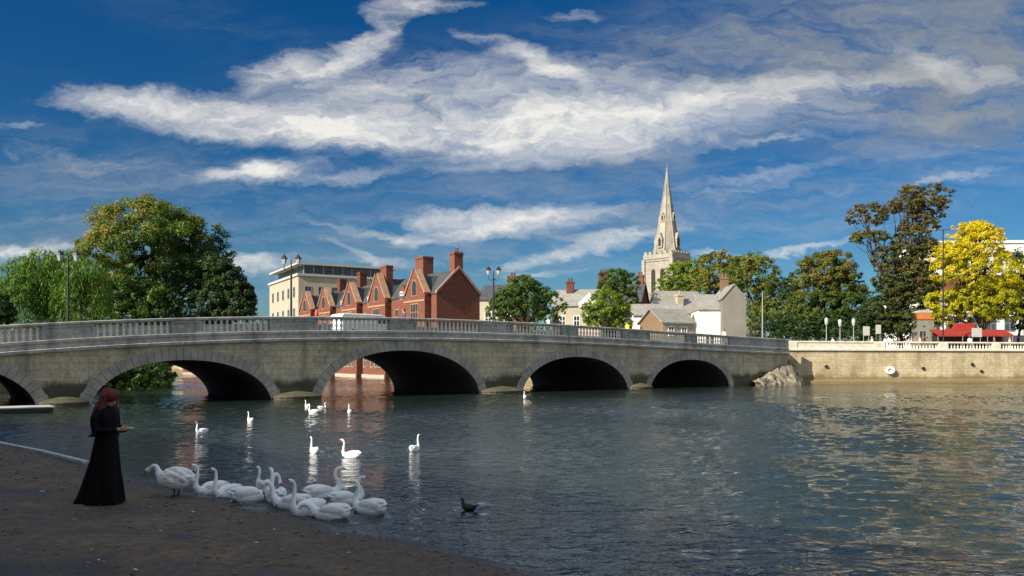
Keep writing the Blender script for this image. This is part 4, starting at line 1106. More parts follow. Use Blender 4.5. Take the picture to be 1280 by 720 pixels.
# --- large white and brick block behind the golden tree
b2 = empty('shop_block', at(1148, 128), R(-4), 'big white and brick block behind the golden tree', 'building')
MB().box(0, 34, 0, 14, 0, 10.2).build('wall', M['white'], b2)
MB().box(-.06, 34.06, -.12, 14, 10.202, 12.8).build('brick_band', M['brick'], b2)
MB().box(2.5, 34, .6, 14, 12.802, 18.0).build('upper_storey', M['white'], b2)
MB().box(2.2, 34.3, .3, 14, 18.0, 18.4).build('flat_roof', M['whitepaint'], b2)
for k in range(11): window(b2, 4.5 + k * 2.7, .6, 14.4, 1.5, 2.2, 'y-', M['grey_steel'])
for f in range(2):
    for k in range(11): window(b2, 2.5 + k * 2.9, 0, 3.9 + f * 3.3, 1.7, 2.4, 'y-', M['grey_steel'])
MB().box(.5, 33, -.1, -.001, .3, 3.2).build('shop_window', M['glass'], b2)

# --- white kiosk with an orange fascia
ki = empty('kiosk', at(1147, 94.5), R(-3), 'narrow pale kiosk with an orange fascia left of the red awning', 'kiosk')
MB().box(0, 1.9, 0, 1.6, 0, 4.0).build('wall', M['greyrender'], ki)
MB().box(-.05, 1.95, -.12, 1.65, 4.002, 4.8).build('fascia', M['orange'], ki)
MB().prism([(-.1, 4.802), (2.0, 4.802), (1.6, 5.1), (.4, 5.1)], -.15, 1.7, 'y').build('roof', M['concrete'], ki)
window(ki, .6, 0, 1.1, .9, 1.6, 'y-', M['grey_steel'])
MB().box(1.25, 1.8, -.03, -.001, .02, 2.2).build('door', M['grey_steel'], ki)
# --- cafe with red awning
cf = empty('cafe', at(1170, 92), R(-2), 'low cafe with a red awning and dark open front under the golden tree', 'cafe')
MB().box(0, 8.6, 1.6, 5, 0, 2.7).build('wall', M['greyrender'], cf)
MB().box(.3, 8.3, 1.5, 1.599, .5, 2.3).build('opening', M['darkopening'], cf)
aw = MB()
for k in range(4):
    x0 = k * 2.15
    aw.prism([(1.6, 2.75), (-.3, 2.1), (-.3, 1.9), (-.27, 1.9), (-.27, 2.08), (1.6, 2.71)], x0 + .01, x0 + 2.14, 'x')
aw.build('awning', M['red'], cf)
for x in (.1, 2.9, 5.7, 8.5): MB().tube([(x, -.25, 0), (x, -.25, 2.1)], .035, 8).build('awning_post', M['grey_steel'], cf)
MB().prism([(2.6, 2.7), (5.6, 2.7), (5.0, 3.5), (3.2, 3.5)], 1.4, 3.2, 'y').build('sign_board', M['red'], cf)

# ------------------------------------------------------------------ promenade wall
pw = empty('promenade_wall', (26.8, 78.2, 0), math.atan2(6, 27.4), 'long sandy stone river wall with a pale balustrade along the promenade', 'wall')
XL = 50
MB().prism([(-.35, -1), (-.3, .28), (-.05, .36), (0, 3.3), (.6, 3.3), (.6, -1)], 0, XL, 'x').build('retaining_wall', M['riverwall'], pw)
MB().prism([(-.16, 3.3), (-.16, 3.48), (-.08, 3.52), (.5, 3.52), (.5, 3.3)], 0, XL, 'x').build('string_course', M['pale_stone'], pw)
MB().prism([(-.06, 4.1), (-.06, 4.2), (0, 4.24), (.4, 4.24), (.44, 4.2), (.44, 4.1)], 0, XL, 'x').build('coping', M['pale_stone'], pw)
piers = [0, 1.4, 4.6, 10.3, 11.6, 16.2, 22.0, 22.9, 30, 31, 38, 39, 46, 47, XL]
bal2 = MB().lathe([(.09, 0), (.09, .06), (.055, .1), (.085, .24), (.05, .42), (.09, .5), (.09, .58)], 8).mesh('baluster')
bal2.materials.append(M['pale_stone'])
for x0, x1, solid in ((0, 1.3, 1), (1.3, 9.9, 1), (9.9, 11.2, 1), (11.2, 17.5, 0), (17.5, 18.6, 1), (18.6, 24, 0), (24, 25, 1), (25, 33, 0), (33, 34, 1), (34, XL, 1)):
    if solid:
        d0 = -.07 if x1 - x0 < 1.6 else 0
        MB().box(x0 + .002, x1 - .002, d0, .36, 3.52, 4.1 + (.02 if d0 else 0) - .02).build('pier' if d0 else 'parapet_panel', M['pale_stone'], pw)
    else:
        n = int((x1 - x0) / .36)
        for k in range(n):
            link('baluster', bal2, pw, (x0 + (k + .5) * (x1 - x0) / n, .17, 3.52))
# stone apron where wall and bridge meet
ap = MB()
L3 = [[Vector(p) for p in q] for q in (
    ((21.5, 70.6, -.3), (23.4, 71.8, -.3), (25.4, 73.1, -.3), (27.2, 74.4, -.3), (28.3, 76.5, -.3), (29.2, 78.9, -.3)),      # toe in the water
    ((22.0, 71.6, .35), (23.4, 73.2, .85), (24.9, 75.1, 1.6), (26.6, 76.9, 2.5), (27.3, 77.7, 2.0), (28.6, 78.9, .5)),     # crest
    ((22.0, 73.5, .35), (23.4, 75.5, .85), (24.6, 77.0, 1.6), (26.2, 78.6, 2.5), (27.0, 79.0, 2.0), (28.6, 79.2, .5)))]    # back, inside the bridge and the wall
rg2 = np.random.default_rng(9)
vs = []
nn, mm = 41, 17
for i in range(nn):
    f_ = i / (nn - 1) * 5; a_ = min(4, int(f_)); t_ = f_ - a_
    q = [l[a_].lerp(l[a_ + 1], t_) for l in L3]
    for j in range(mm):
        g_ = j / (mm - 1) * 2; p_ = q[0].lerp(q[1], g_) if g_ < 1 else q[1].lerp(q[2], g_ - 1)
        vs.append(p_ + Vector((rg2.normal(0, .07), rg2.normal(0, .07), rg2.normal(0, .09))))
ap.add(vs, [(i * mm + j, (i + 1) * mm + j, (i + 1) * mm + j + 1, i * mm + j + 1) for i in range(nn - 1) for j in range(mm - 1)])
tag(ap.build('stone_apron', mat('apron_rubble', (.17, .145, .1), .95, .6, 1.8, 1.0, 3.0, col2=(.36, .31, .215)), smooth=True), 'sloping pale rubble apron between the bridge end and the river wall', 'embankment')
for xx, zz in ((15.6, 1.5), (21.5, 1.9), (22.6, 1.2), (4.5, 1.7)):
    MB().tube([(xx, -.16, zz), (xx, .05, zz)], .17, 10).build('drain_outlet', M['darkopening'], pw)
# lifebuoy
lb = P(1113, 463, pwY(1113) - .25)
lbo = empty('lifebuoy', lb, 0, 'white lifebuoy hung on the sandy river wall', 'lifebuoy')
bm = bmesh.new()
mb = MB()
pts = [(.36 * math.cos(a), 0, .28 * math.sin(a)) for a in np.linspace(0, 2 * math.pi, 25)]
mb.tube(pts, .13, 10); mb.build('ring', M['whitepaint'], lbo, True)
MB().box(-.3, .3, .06, .14, -.2, .2).build('back_board', M['whitepaint'], lbo)

# ------------------------------------------------------------------ lamps and posts
def twin_lamp(px, py_top, dy, label, spread=.34, first=[None]):
    loc, s = deck_at(px, dy)
    zt = H - (py_top - HY) / F * loc.y
    hgt = zt - loc.z
    if first[0] is not None and abs(first[0][1] - hgt) < .05:
        return dup(first[0][0], loc, BROT, label)
    r = empty('twin_lantern_lamp', loc, 0, label, 'street lamp', 'twin lantern lamps on the bridge')
    MB().lathe([(.16, 0), (.16, .5), (.1, .6), (.07, 1.1), (.055, hgt - .95), (.08, hgt - .9), (.045, hgt - .8), (.03, hgt - .3)], 10).build('post', M['black_iron'], r, False)
    ar = MB()
    for q in (-1, 1):
        ar.tube([(0, 0, hgt - .9), (q * spread * .6, 0, hgt - 1.0), (q * spread, 0, hgt - .85), (q * spread, 0, hgt - .62)], .025, 6)
    ar.build('bracket', M['black_iron'], r)
    for q in (-1, 1):
        l = MB().lathe([(.09, -.58), (.17, -.28)], 6, (q * spread, 0, hgt)).build('lantern', M['lampglass'], r)
        MB().lathe([(.2, -.278), (.17, -.2), (.1, -.1), (.05, -.05), (.02, 0)], 6, (q * spread, 0, hgt)).build('lantern_cap', M['black_iron'], l)
    return r
twin_lamp(364, 318, 1.2, 'black twin lantern lamp on the bridge in front of the cream office block', .42)
twin_lamp(617, 333, 1.2, 'black twin lantern lamp on the bridge right of the brick gable', .36)
twin_lamp(85, 312, 1.2, 'black twin lantern lamp on the bridge against the willow', .42)
def post_lamp(px, Y, py, label, kind):
    loc = at(px, Y); h = H - (py - HY) / F * Y - GZ
    r = empty('promenade_lamp', loc, 0, label, 'lamp post', 'pale headed lamp posts on the promenade')
    MB().tube([(0, 0, 0), (0, 0, h - .9)], [.07, .05], 8).build('post', M['grey_steel'], r)
    MB().lathe([(.05, h - .85), (.13, h - .78), (.2, h - .35), (.18, h - .12), (.06, h)], 10).build('lamp_head', M['lampglass'], r, True)
for px, py, lab in ((1033, 397, 'pale lamp post, first from the bridge end of the promenade'), (1050, 399, 'pale lamp post between two others on the promenade'), (1067, 398, 'pale lamp post beside the low notice board')):
    post_lamp(px, 87, py, lab, 0)
for px, py, Y, lab, w_ in ((1083, 408, 87, 'square pale notice board on posts left of the tall pine trunk', .7), (1098, 406, 88, 'narrow pale notice board right of the tall pine trunk', .55), (1221, 410, 88, 'pale menu board in front of the cafe', 1.1)):
    loc = at(px, Y); h = H - (py - HY) / F * Y - GZ
    r = empty('notice_board', loc, 0, lab, 'notice board', 'pale notice boards on the promenade')
    MB().box(-w_ / 2, w_ / 2, -.05, .05, h - 1.0, h, bev=.02).build('board', M['concrete'], r)
    for q in (-1, 1): MB().tube([(q * w_ * .4, .08, 0), (q * w_ * .4, .08, h - .05)], .03, 6).build('leg', M['grey_steel'], r)
# tall street lights
def street_light(px, Y, pyt, label, arms):
    loc = at(px, Y); h = H - (pyt - HY) / F * Y - GZ
    r = empty('street_light', loc, 0, label, 'street light', 'tall street lights')
    MB().tube([(0, 0, 0), (0, 0, 1.2), (0, 0, 1.25), (0, 0, h)], [.13, .12, .09, .06], 8).build('column', M['black_iron'] if arms else M['grey_steel'], r)
    for q in arms:
        MB().tube([(0, 0, h - .1), (q * .5, 0, h + .02), (q * 1.0, 0, h)], .035, 6).build('arm', M['black_iron'], r)
        MB().box(q * 1.2 - .38, q * 1.2 + .38, -.14, .14, h - .06, h + .08, bev=.03).build('lamp_head', M['grey_steel'], r)
street_light(1179, 88, 287, 'tall dark street light in front of the golden tree', (-1, 1))
street_light(953, 96, 365, 'slim grey pole in front of the olive tree', ())

# ------------------------------------------------------------------ people
PM = {}
def cloth(c, r=.85):
    k = tuple(round(x, 3) for x in c)
    if k not in PM: PM[k] = mat('cloth_%d' % len(PM), c, r, .15, 8)
    return PM[k]
SKIN = mat('skin', (.48, .28, .19), .55, .06, 10)
def pedestrian(loc, rotz, label, top, legs, hair, stride=.16, h=1.7, grp='people on the promenade', lean=0.0, arms=.1):
    """standing or walking figure: one continuous body, hair a child"""
    k = h / 1.7
    mb = MB()
    for q, st in ((-1, stride), (1, -stride)):
        mb.tube([(0, q * .09, .88), (st * .45, q * .095, .48), (st, q * .1, .08)], [.085, .06, .042], 8)
        mb.ell((st + .06, q * .1, .045), (.13, .045, .045))
        mb.tube([(lean * .9, q * .19, 1.38), (-st * .5 + lean * .6, q * .24, 1.1), (-st * .7 + arms + lean * .4, q * .22, .84)], [.055, .042, .032], 8)
        mb.ell((-st * .7 + arms + .02 + lean * .4, q * .22, .78), (.03, .025, .07))
    mb.tube([(0, 0, .84), (.01 + lean * .3, 0, 1.05), (.02 + lean * .8, 0, 1.3), (lean, 0, 1.42), (lean + .01, 0, 1.5)], [.14, .125, .155, .1, .055], 10, sq=(1.25, .8))
    mb.tube([(lean, 0, 1.42), (lean + .02, 0, 1.56)], .05, 8)
    mb.ell((lean + .03, 0, 1.59), (.09, .075, .115)); mb.ell((lean + .115, 0, 1.575), (.02, .014, .02))
    me = remeshed(mb, .022, 3)
    for m in (SKIN, cloth(top), cloth(legs), cloth((.02, .018, .016))): me.materials.append(m)
    for p in me.polygons:
        c = p.center
        if c.z < .09: p.material_index = 3
        elif c.z < .92 and abs(c.y) < .185: p.material_index = 2
        elif c.z < 1.44 and not (c.z < .85): p.material_index = 1
    b = link('person', me, None, loc, rotz); b.scale = (k,) * 3
    tag(b, label, 'person', grp)
    hr = MB().ell((lean + .01, 0, 1.625), (.1, .088, .1))
    hr.ell((lean - .03, 0, 1.56), (.07, .08, .1))
    hr.build('hair', cloth(hair, .7), b, True)
    return b
DK = (.02, .018, .016); BR = (.07, .035, .018); BL = (.3, .2, .08)
peds = [(1017, 86.2, 90, (.12, .12, .14), (.03, .035, .06), DK, 'person in a grey top by the left end of the promenade balustrade'),
        (1041, 85.6, 200, (.75, .72, .68), (.05, .06, .1), BR, 'person in a white top between the first two pale lamp posts'),
        (1058, 86.4, 20, (.02, .02, .025), (.02, .02, .025), DK, 'person all in black between two pale lamp posts'),
        (1090, 86.0, 180, (.7, .68, .66), (.5, .47, .42), BL, 'person in pale clothes between the two notice boards'),
        (1106, 85.7, 0, (.72, .7, .7), (.04, .04, .05), DK, 'person in a white shirt left of the lifebuoy pier'),
        (1124, 86.6, 160, (.08, .09, .2), (.03, .03, .04), BR, 'person in a navy top under the tall pine'),
        (1150, 86.0, 180, (.6, .3, .24), (.06, .06, .1), BR, 'person in a pink top in front of the kiosk'),
        (1159, 86.1, 0, (.3, .05, .05), (.04, .04, .05), DK, 'person in a dark red top in front of the kiosk'),
        (1212, 86.2, 20, (.75, .74, .7), (.04, .05, .09), BR, 'person in a white top left of the menu board'),
        (1243, 86.4, 170, (.1, .1, .12), (.05, .05, .07), DK, 'person in a charcoal top near the right end of the awning'),
        (1262, 85.6, 0, (.7, .42, .3), (.55, .42, .34), BL, 'person in peach clothes at the right end of the promenade')]
for px, Y, a_, t_, l_, hr_, lab in peds:
    pedestrian(at(px, Y), R(a_), lab, t_, l_, hr_, rnd.uniform(.04, .2), rnd.uniform(1.62, 1.8))
for px, dy, a_, t_, l_, hr_, lab in ((395, 1.2, 0, (.6, .06, .06), (.03, .03, .05), DK, 'person in a red top crossing the bridge above the second pier'),
                                     (505, 1.3, 180, (.05, .06, .12), (.03, .03, .04), BR, 'person in a dark blue top on the bridge before the brick building'),
                                     (685, 1.2, 0, (.75, .73, .7), (.05, .05, .09), BL, 'person in a white top on the bridge before the round tree'),
                                     (784, 1.2, 180, (.75, .9, .03), (.03, .03, .04), DK, 'person in a yellow hi-vis jacket on the bridge'),
                                     (905, 1.2, 180, (.7, .68, .66), (.06, .06, .08), BR, 'person in a pale top near the right end of the bridge')):
    loc, s = deck_at(px, dy)
    pedestrian(loc, BROT + R(a_), lab, t_, l_, hr_, .18, 1.72, 'people crossing the bridge')

# ------------------------------------------------------------------ white van on the bridge
loc, s = deck_at(456, 4.2)
van = empty('white_van', loc, BROT, 'white van crossing the bridge, only its roof above the parapet', 'van')
bd = MB().prism([(-2.3, .35), (2.35, .35), (2.45, .75), (2.3, 1.05), (1.75, 1.15), (1.25, 1.85), (.9, 1.98), (-2.2, 2.0), (-2.35, 1.8)], -.9, .9, 'y')
bo = bd.build('body', M['whitepaint'], van)
bv = bo.modifiers.new('soft_edges', 'BEVEL'); bv.width = .07; bv.segments = 3
MB().prism([(1.77, 1.2), (1.29, 1.83), (1.31, 1.85), (1.8, 1.21)], -.78, .78, 'y').build('windscreen', M['glass'], van)
for q in (-1, 1):
    MB().prism([(.5, 1.2), (1.6, 1.2), (1.18, 1.78), (.5, 1.8)], min(q * .905, q * .92), max(q * .905, q * .92), 'y').build('side_window', M['glass'], van)
    for xx in (-1.4, 1.5):
        T = Matrix.Translation((xx, q * .82, .34)) @ Matrix.Rotation(R(90), 4, 'X')
        wh = MB().lathe([(.2, -.11), (.33, -.11), (.345, -.05), (.345, .05), (.33, .11), (.2, .11)], 20, T=T).build('wheel', M['black_iron'], van)
        MB().lathe([(.05, -.115), (.2, -.112), (.2, .112), (.05, .115)], 14, T=T).build('rim', M['grey_steel'], wh)
    MB().box(2.36, 2.44, q * .72 - .13, q * .72 + .13, .72, .9).build('headlight', M['lampglass'], van)

van.scale = (.9, 1, .77)
# ------------------------------------------------------------------ woman on the bank
MB_BLK = mat('black_cloth', (.002, .002, .0025), .6, .3, 6, .2, 40, spec=.12)
wp = W(134, 629, .14)
for _ in range(3):
    wp = W(134, 629, bank_z(edge_dist(wp.x, wp.y)))
woman = None
def build_woman():
    b = MB()
    # legs, trunk, neck, head bowed forward; +x is the way she faces
    for q in (-1, 1):
        b.tube([(-.01, q * .065, .9), (0.0, q * .08, .48), (-.02, q * .095, .09)], [.068, .055, .04], 10)
        b.ell((.05, q * .095, .045), (.125, .042, .04))
        b.tube([(-.01, q * .185, 1.345), (-.03, q * .215, 1.2), (.0, q * .21, 1.08)], [.05, .045, .038], 10)
        b.tube([(.0, q * .21, 1.08), (.13, q * .14, 1.07), (.255, q * .06, 1.09)], [.04, .034, .026], 10)
        # palm and five fingers, closed round the bread
        b.ell((.29, q * .05, 1.092), (.045, .018, .034))
        for k, (dz, ln) in enumerate(((.026, .06), (.009, .068), (-.008, .062), (-.024, .05))):
            b.tube([(.315, q * .048, 1.095 + dz), (.315 + ln * .55, q * .042, 1.098 + dz), (.315 + ln * .8, q * .022, 1.097 + dz), (.315 + ln * .72, q * .008, 1.095 + dz)], [.0085, .0085, .008, .007], 6)
        b.tube([(.28, q * .045, 1.118), (.305, q * .03, 1.137), (.335, q * .016, 1.135)], [.01, .0095, .008], 6)
    b.tube([(-.01, 0, .86), (-.01, 0, 1.0), (-.015, 0, 1.1), (0, 0, 1.25), (-.015, 0, 1.37), (.0, 0, 1.42)], [.105, .1, .095, .12, .1, .06], 14, sq=(1.25, .82))
    b.tube([(-.01, 0, 1.36), (.02, 0, 1.46), (.035, 0, 1.5)], .048, 10)
    T = Matrix.Translation((.055, 0, 1.53)) @ Matrix.Rotation(R(38), 4, 'Y')
    b.ell((0, 0, .0), (.092, .074, .108), T); b.ell((.03, 0, -.06), (.06, .052, .055), T)
    b.tube([(.085, 0, .01), (.108, 0, -.022), (.085, 0, -.034)], [.009, .014, .008], 6, 0, T)
    b.ell((.078, 0, -.062), (.016, .026, .008), T); b.ell((.075, 0, -.076), (.016, .022, .008), T)
    for q in (-1, 1): b.ell((-.005, q * .074, -.01), (.02, .01, .03), T)
    me = remeshed(b, .0065, 2); me.materials.append(SKIN)
    body = link('person', me, None, wp, R(-12))
    tag(body, 'woman with red hair in a long black dress standing at the water edge', 'person')
    eyes = MB()
    for q in (-1, 1): eyes.ell((.083, q * .031, .012), (.009, .012, .007), T)
    eyes.build('eyes', M['black_iron'], body, True)
    # dress: floor length, trailing behind her, with folds
    prof = [(.015, -.13, .36, .3), (.1, -.11, .335, .28), (.25, -.085, .3, .25), (.45, -.06, .25, .215), (.65, -.035, .205, .185), (.82, -.02, .175, .175), (.95, -.012, .15, .165), (1.06, -.01, .128, .15), (1.16, -.01, .132, .16), (1.3, -.01, .135, .175), (1.375, -.015, .1, .15), (1.42, .0, .068, .08)]
    n = 56; vs = []; g = np.random.default_rng(5)
    ph = g.uniform(0, 6, 5)
    for z, cx, rx, ry in prof:
        fold = max(0, (1.0 - z)) * .17
        for k in range(n):
            a = 2 * math.pi * k / n
            f = 1 + fold * (.5 * math.sin(7 * a + ph[0]) + .35 * math.sin(11 * a + ph[1]) + .3 * math.sin(4 * a + ph[2]))
            zz = z + (.02 * math.sin(5 * a + ph[3]) if z < .05 else 0)
            vs.append((cx + rx * f * math.cos(a), ry * f * math.sin(a), max(.006, zz)))
    fs = [(i * n + k, i * n + (k + 1) % n, (i + 1) * n + (k + 1) % n, (i + 1) * n + k) for i in range(len(prof) - 1) for k in range(n)]
    d = MB().add(vs, fs); do = d.build('dress', MB_BLK, body, True)
    # short jacket with sleeves
    j = MB(); prof = [(.98, -.03, .185, .2), (1.04, -.025, .165, .185), (1.14, -.018, .15, .175), (1.3, -.012, .155, .195), (1.38, -.016, .115, .165), (1.425, -.005, .075, .09)]
    vs = [(cx + rx * math.cos(2 * math.pi * k / 28) - (.05 if z < 1.0 and math.cos(2 * math.pi * k / 28) < -.3 else 0), ry * math.sin(2 * math.pi * k / 28), z) for z, cx, rx, ry in prof for k in range(28)]
    j.add(vs, [(i * 28 + k, i * 28 + (k + 1) % 28, (i + 1) * 28 + (k + 1) % 28, (i + 1) * 28 + k) for i in range(len(prof) - 1) for k in range(28)])
    for q in (-1, 1):
        j.tube([(-.01, q * .165, 1.355), (-.03, q * .21, 1.25), (-.025, q * .222, 1.15), (.0, q * .212, 1.075), (.12, q * .147, 1.067), (.225, q * .075, 1.085)], [.068, .064, .06, .058, .05, .052], 12)
    for q in (-1, 1): j.ell((-.005, q * .212, 1.085), (.072, .066, .07))
    j.build('jacket', MB_BLK, body, True)
    # hair: full, dark red, past the shoulders
    h = MB(); g = np.random.default_rng(8)
    h.ell((-.02, 0, .03), (.112, .1, .115), T)
    hm = Matrix.Translation((.055, 0, 1.53))
    for k in range(70):
        a = g.uniform(math.radians(62), math.radians(298))
        r0 = .09; x0, y0 = r0 * math.cos(a), r0 * math.sin(a)
        ln = g.uniform(.16, .34); z0 = g.uniform(.0, .11)
        o1, o2 = g.normal(0, .02), g.normal(0, .02)
        h.tube([(x0 * .6 - .02, y0 * .6, z0 + .05), (x0 * 1.15 - .03, y0 * 1.2, z0 - .05), (x0 * 1.3 - .05 + o1, y0 * 1.35 + o2, -.14), (x0 * 1.25 - .07 + o1 * 2, y0 * 1.45 + o2 * 2, -.04 - ln)], [.02, .024, .02, .006], 6, 0, hm)
    hme = remeshed(h, .009, 1, .4)
    hme.materials.append(mat('red_hair', (.12, .009, .006), .6, .5, 14, stretch=(2, 2, .4)))
    link('hair', hme, body)
    # shoes
    sh = MB()
    for q in (-1, 1): sh.ell((.07, q * .095, .04), (.13, .045, .045)).box(-.03, .03, q * .095 - .03, q * .095 + .03, 0, .04)
    sh.build('shoes', M['black_iron'], body, True)
    return body
woman = build_woman()
br_ = MB()
br_.box(-.055, .055, -.05, .05, -.012, .012, bev=.01)
hb = woman.matrix_basis @ Vector((.365, 0, 1.1))
hb = Matrix.Translation(wp) @ Matrix.Rotation(R(-12), 4, 'Z') @ Vector((.36, 0, 1.1))
bo = br_.build('bread_slice', mat('bread', (.6, .45, .27), .9, .2, 20), None, True, hb, R(-12))
tag(bo, "pale slice of bread in the red haired woman's hands", 'bread')

# ------------------------------------------------------------------ swans
SWH = mat('swan_feathers', (.92, .92, .91), .75, .04, 7, .5, 22, stretch=(.5, 2, 2.5))
BILL = mat('swan_bill', (.6, .14, .03), .45, .15, 10)
BKN = mat('bill_black', (.012, .012, .012), .5, .2, 10)
LEG = mat('swan_leg', (.03, .03, .032), .6, .2, 10)
NZ = 1.18
NECKS = {
    'erect': [(.33, .1), (.43, .2), (.43, .34), (.4, .48), (.4, .6), (.44, .68), (.5, .69)],
    'curved': [(.33, .1), (.44, .19), (.43, .31), (.36, .4), (.35, .5), (.41, .58), (.49, .57)],
    'hooked': [(.33, .1), (.45, .22), (.49, .36), (.53, .47), (.6, .5), (.66, .44), (.67, .36)],
    'low': [(.33, .1), (.45, .2), (.56, .25), (.66, .24), (.73, .19), (.78, .13), (.8, .09)],
    'forward': [(.26, .14), (.36, .24), (.4, .32), (.44, .37), (.5, .38), (.56, .345), (.61, .31)],
}
swan_proto = {}
def make_swan(kind, legs=False, fluffy=False):
    b = MB()
    if fluffy:                       # feathers raised into a ragged ball
        b.ell((0, 0, .17), (.36, .23, .22)); b.ell((.2, 0, .17), (.19, .18, .19))
        b.tube([(-.2, 0, .2), (-.36, 0, .24), (-.46, 0, .25)], [.12, .07, .015], 10, sq=(1.5, .7))
        g = np.random.default_rng(4)
        for k in range(80):
            a = g.uniform(0, 2 * math.pi); e = g.uniform(-.2, 1.3); c_ = math.cos(e)
            b.ell((-.05 + .34 * c_ * math.cos(a), .2 * c_ * math.sin(a), .18 + .21 * math.sin(e)), (.075, .05, .06), nu=8, nv=5)
    else:
        b.ell((0, 0, .1), (.36, .2, .18)); b.ell((.2, 0, .1), (.19, .165, .16)); b.ell((-.2, 0, .15), (.23, .16, .14))
        b.tube([(-.28, 0, .17), (-.4, 0, .22), (-.5, 0, .26)], [.11, .06, .012], 10, sq=(1.5, .6))
        for q in (-1, 1):
            b.ell((-.06, q * .115, .22), (.29, .085, .12))
            b.tube([(-.15, q * .11, .27), (-.31, q * .07, .29), (-.43, q * .03, .285)], [.07, .05, .012], 8)
    nk = [Vector((x, 0, z * NZ)) for x, z in NECKS[kind]]
    pts = []
    for i in range(len(nk) - 1):
        p0, p1, p2, p3 = nk[max(0, i - 1)], nk[i], nk[i + 1], nk[min(len(nk) - 1, i + 2)]
        for t in np.linspace(0, 1, 5)[:-1]:
            pts.append(.5 * ((2 * p1) + (p2 - p0) * t + (2 * p0 - 5 * p1 + 4 * p2 - p3) * t * t + (3 * p1 - p0 - 3 * p2 + p3) * t ** 3))
    pts.append(nk[-1])
    b.tube(pts, list(np.interp(np.linspace(0, 1, len(pts)), [0, .12, .3, .8, 1], [.14, .1, .056, .036, .034])), 10)
    hd = nk[-1]; dr = (nk[-1] - nk[-2]).normalized()
    Th = Matrix.Translation(hd) @ dr.to_track_quat('X', 'Z').to_matrix().to_4x4()
    b.ell((.02, 0, .006), (.07, .043, .046), Th)
    me = remeshed(b, .013, 3); me.materials.append(SWH)
    o = link('swan', me)
    bl = MB().tube([(.07, 0, -.002), (.11, 0, -.008), (.17, 0, -.018), (.19, 0, -.022)], [.028, .022, .016, .006], 8, 0, Th, sq=(1.1, .7))
    bl.build('bill', BILL, o, True)
    kn = MB().ell((.085, 0, .022), (.02, .016, .018), Th)
    for q in (-1, 1): kn.tube([(.035, q * .038, .012), (.075, q * .022, .004)], [.006, .014], 6, 0, Th)
    kn.build('face_patch', BKN, o, True)
    if legs:
        for q in (-1, 1):
            lg = MB().tube([(-.02, q * .09, .0), (-.04, q * .09, -.08), (-.01, q * .09, -.19)], [.03, .017, .014], 8)
            lg.prism([(-.03, q * .09 - .012), (.12, q * .09 - .065), (.13, q * .09), (.12, q * .09 + .065), (-.03, q * .09 + .012)], -.2, -.184, 'z')
            lg.build('leg', LEG, o, True)
    return o
def swan(kind, px, py, size, face, label, group, z=0.0):
    """px,py: where its waterline middle is seen; size scales the 1 m long bird; face in degrees (0 = to the right, 180 = left, 90 = away)"""
    loc = W(px, py, z)
    loc.z = z - .015 * size
    if kind not in swan_proto:
        o = make_swan(kind); swan_proto[kind] = o; o.location = loc; o.rotation_euler = (0, 0, R(face)); o['label'] = label
    else:
        o = dup(swan_proto[kind], loc, R(face), label)
    o.scale = (size,) * 3
    o['category'] = 'swan'; o['group'] = group
    return o
G1 = 'swans crowding at the bank'; G2 = 'swans out on the river'
sl_ = W(219, 621, .1)
for _ in range(3): sl_ = W(219, 621, max(.02, bank_z(edge_dist(sl_.x, sl_.y))))
ss_ = make_swan('forward', True, True)
ss_.scale = (.74,) * 3; ss_.location = (sl_.x, sl_.y, sl_.z + .2 * .74); ss_.rotation_euler = (0, 0, R(172))
tag(ss_, 'ruffled white swan standing on dark legs on the bank facing the woman', 'swan', G1)
for a in (('erect', 265, 617, 0.62, 225, 'swan with a straight upright neck just right of the standing swan'),
          ('erect', 285, 621, 0.60, 240, 'swan with an upright neck, second in the water from the standing swan'),
          ('hooked', 312, 626, 0.69, 25, 'swan with its neck hooked down over its breast near the bank'),
          ('curved', 330, 612, 0.54, 130, 'swan behind the crowd at the bank, facing left with a curved neck'),
          ('curved', 345, 627, 0.71, 120, 'swan with a tall S curved neck in the middle of the crowd'),
          ('hooked', 366, 635, 0.65, 175, 'swan with a hooked neck close to the bank, mid crowd'),
          ('erect', 386, 643, 0.65, 235, 'swan with an upright neck almost touching the bank'),
          ('curved', 402, 623, 0.69, 40, 'large swan facing right with a curved neck behind the crowd'),
          ('curved', 432, 629, 0.58, 30, 'smaller swan facing right at the outer side of the crowd'),
          ('low', 414, 648, 0.65, 170, 'swan reaching its neck low along the bank edge'),
          ('curved', 463, 641, 0.65, 150, 'outermost swan of the crowd, facing left')):
    swan(*a, G1)
for a in (('erect', 253, 541, .42, 230, 'swan alone on green water below the second arch'),
          ('erect', 313, 527, .42, 130, 'swan swimming near the right springing of the second arch'),
          ('erect', 384, 509, .4, 130, 'leftmost of three swans clustered by the pier of the third arch'),
          ('erect', 392, 516, .46, 165, 'lowest of three swans clustered by the pier of the third arch'),
          ('curved', 402, 511, .42, 30, 'rightmost of three swans clustered by the pier of the third arch'),
          ('erect', 437, 516, .43, 110, 'swan in front of the brick reflection under the third arch'),
          ('erect', 393, 566, .44, 125, 'swan in mid river with its neck straight, left of the bigger one'),
          ('erect', 440, 572, .5, 165, 'biggest of the mid river swans, facing left'),
          ('erect', 518, 564, .47, 70, 'swan in mid river far to the right of the others, seen end on'),
          ('erect', 656, 497, .46, 100, 'swan by the pier between the third and fourth arches')):
    swan(*a, G2)
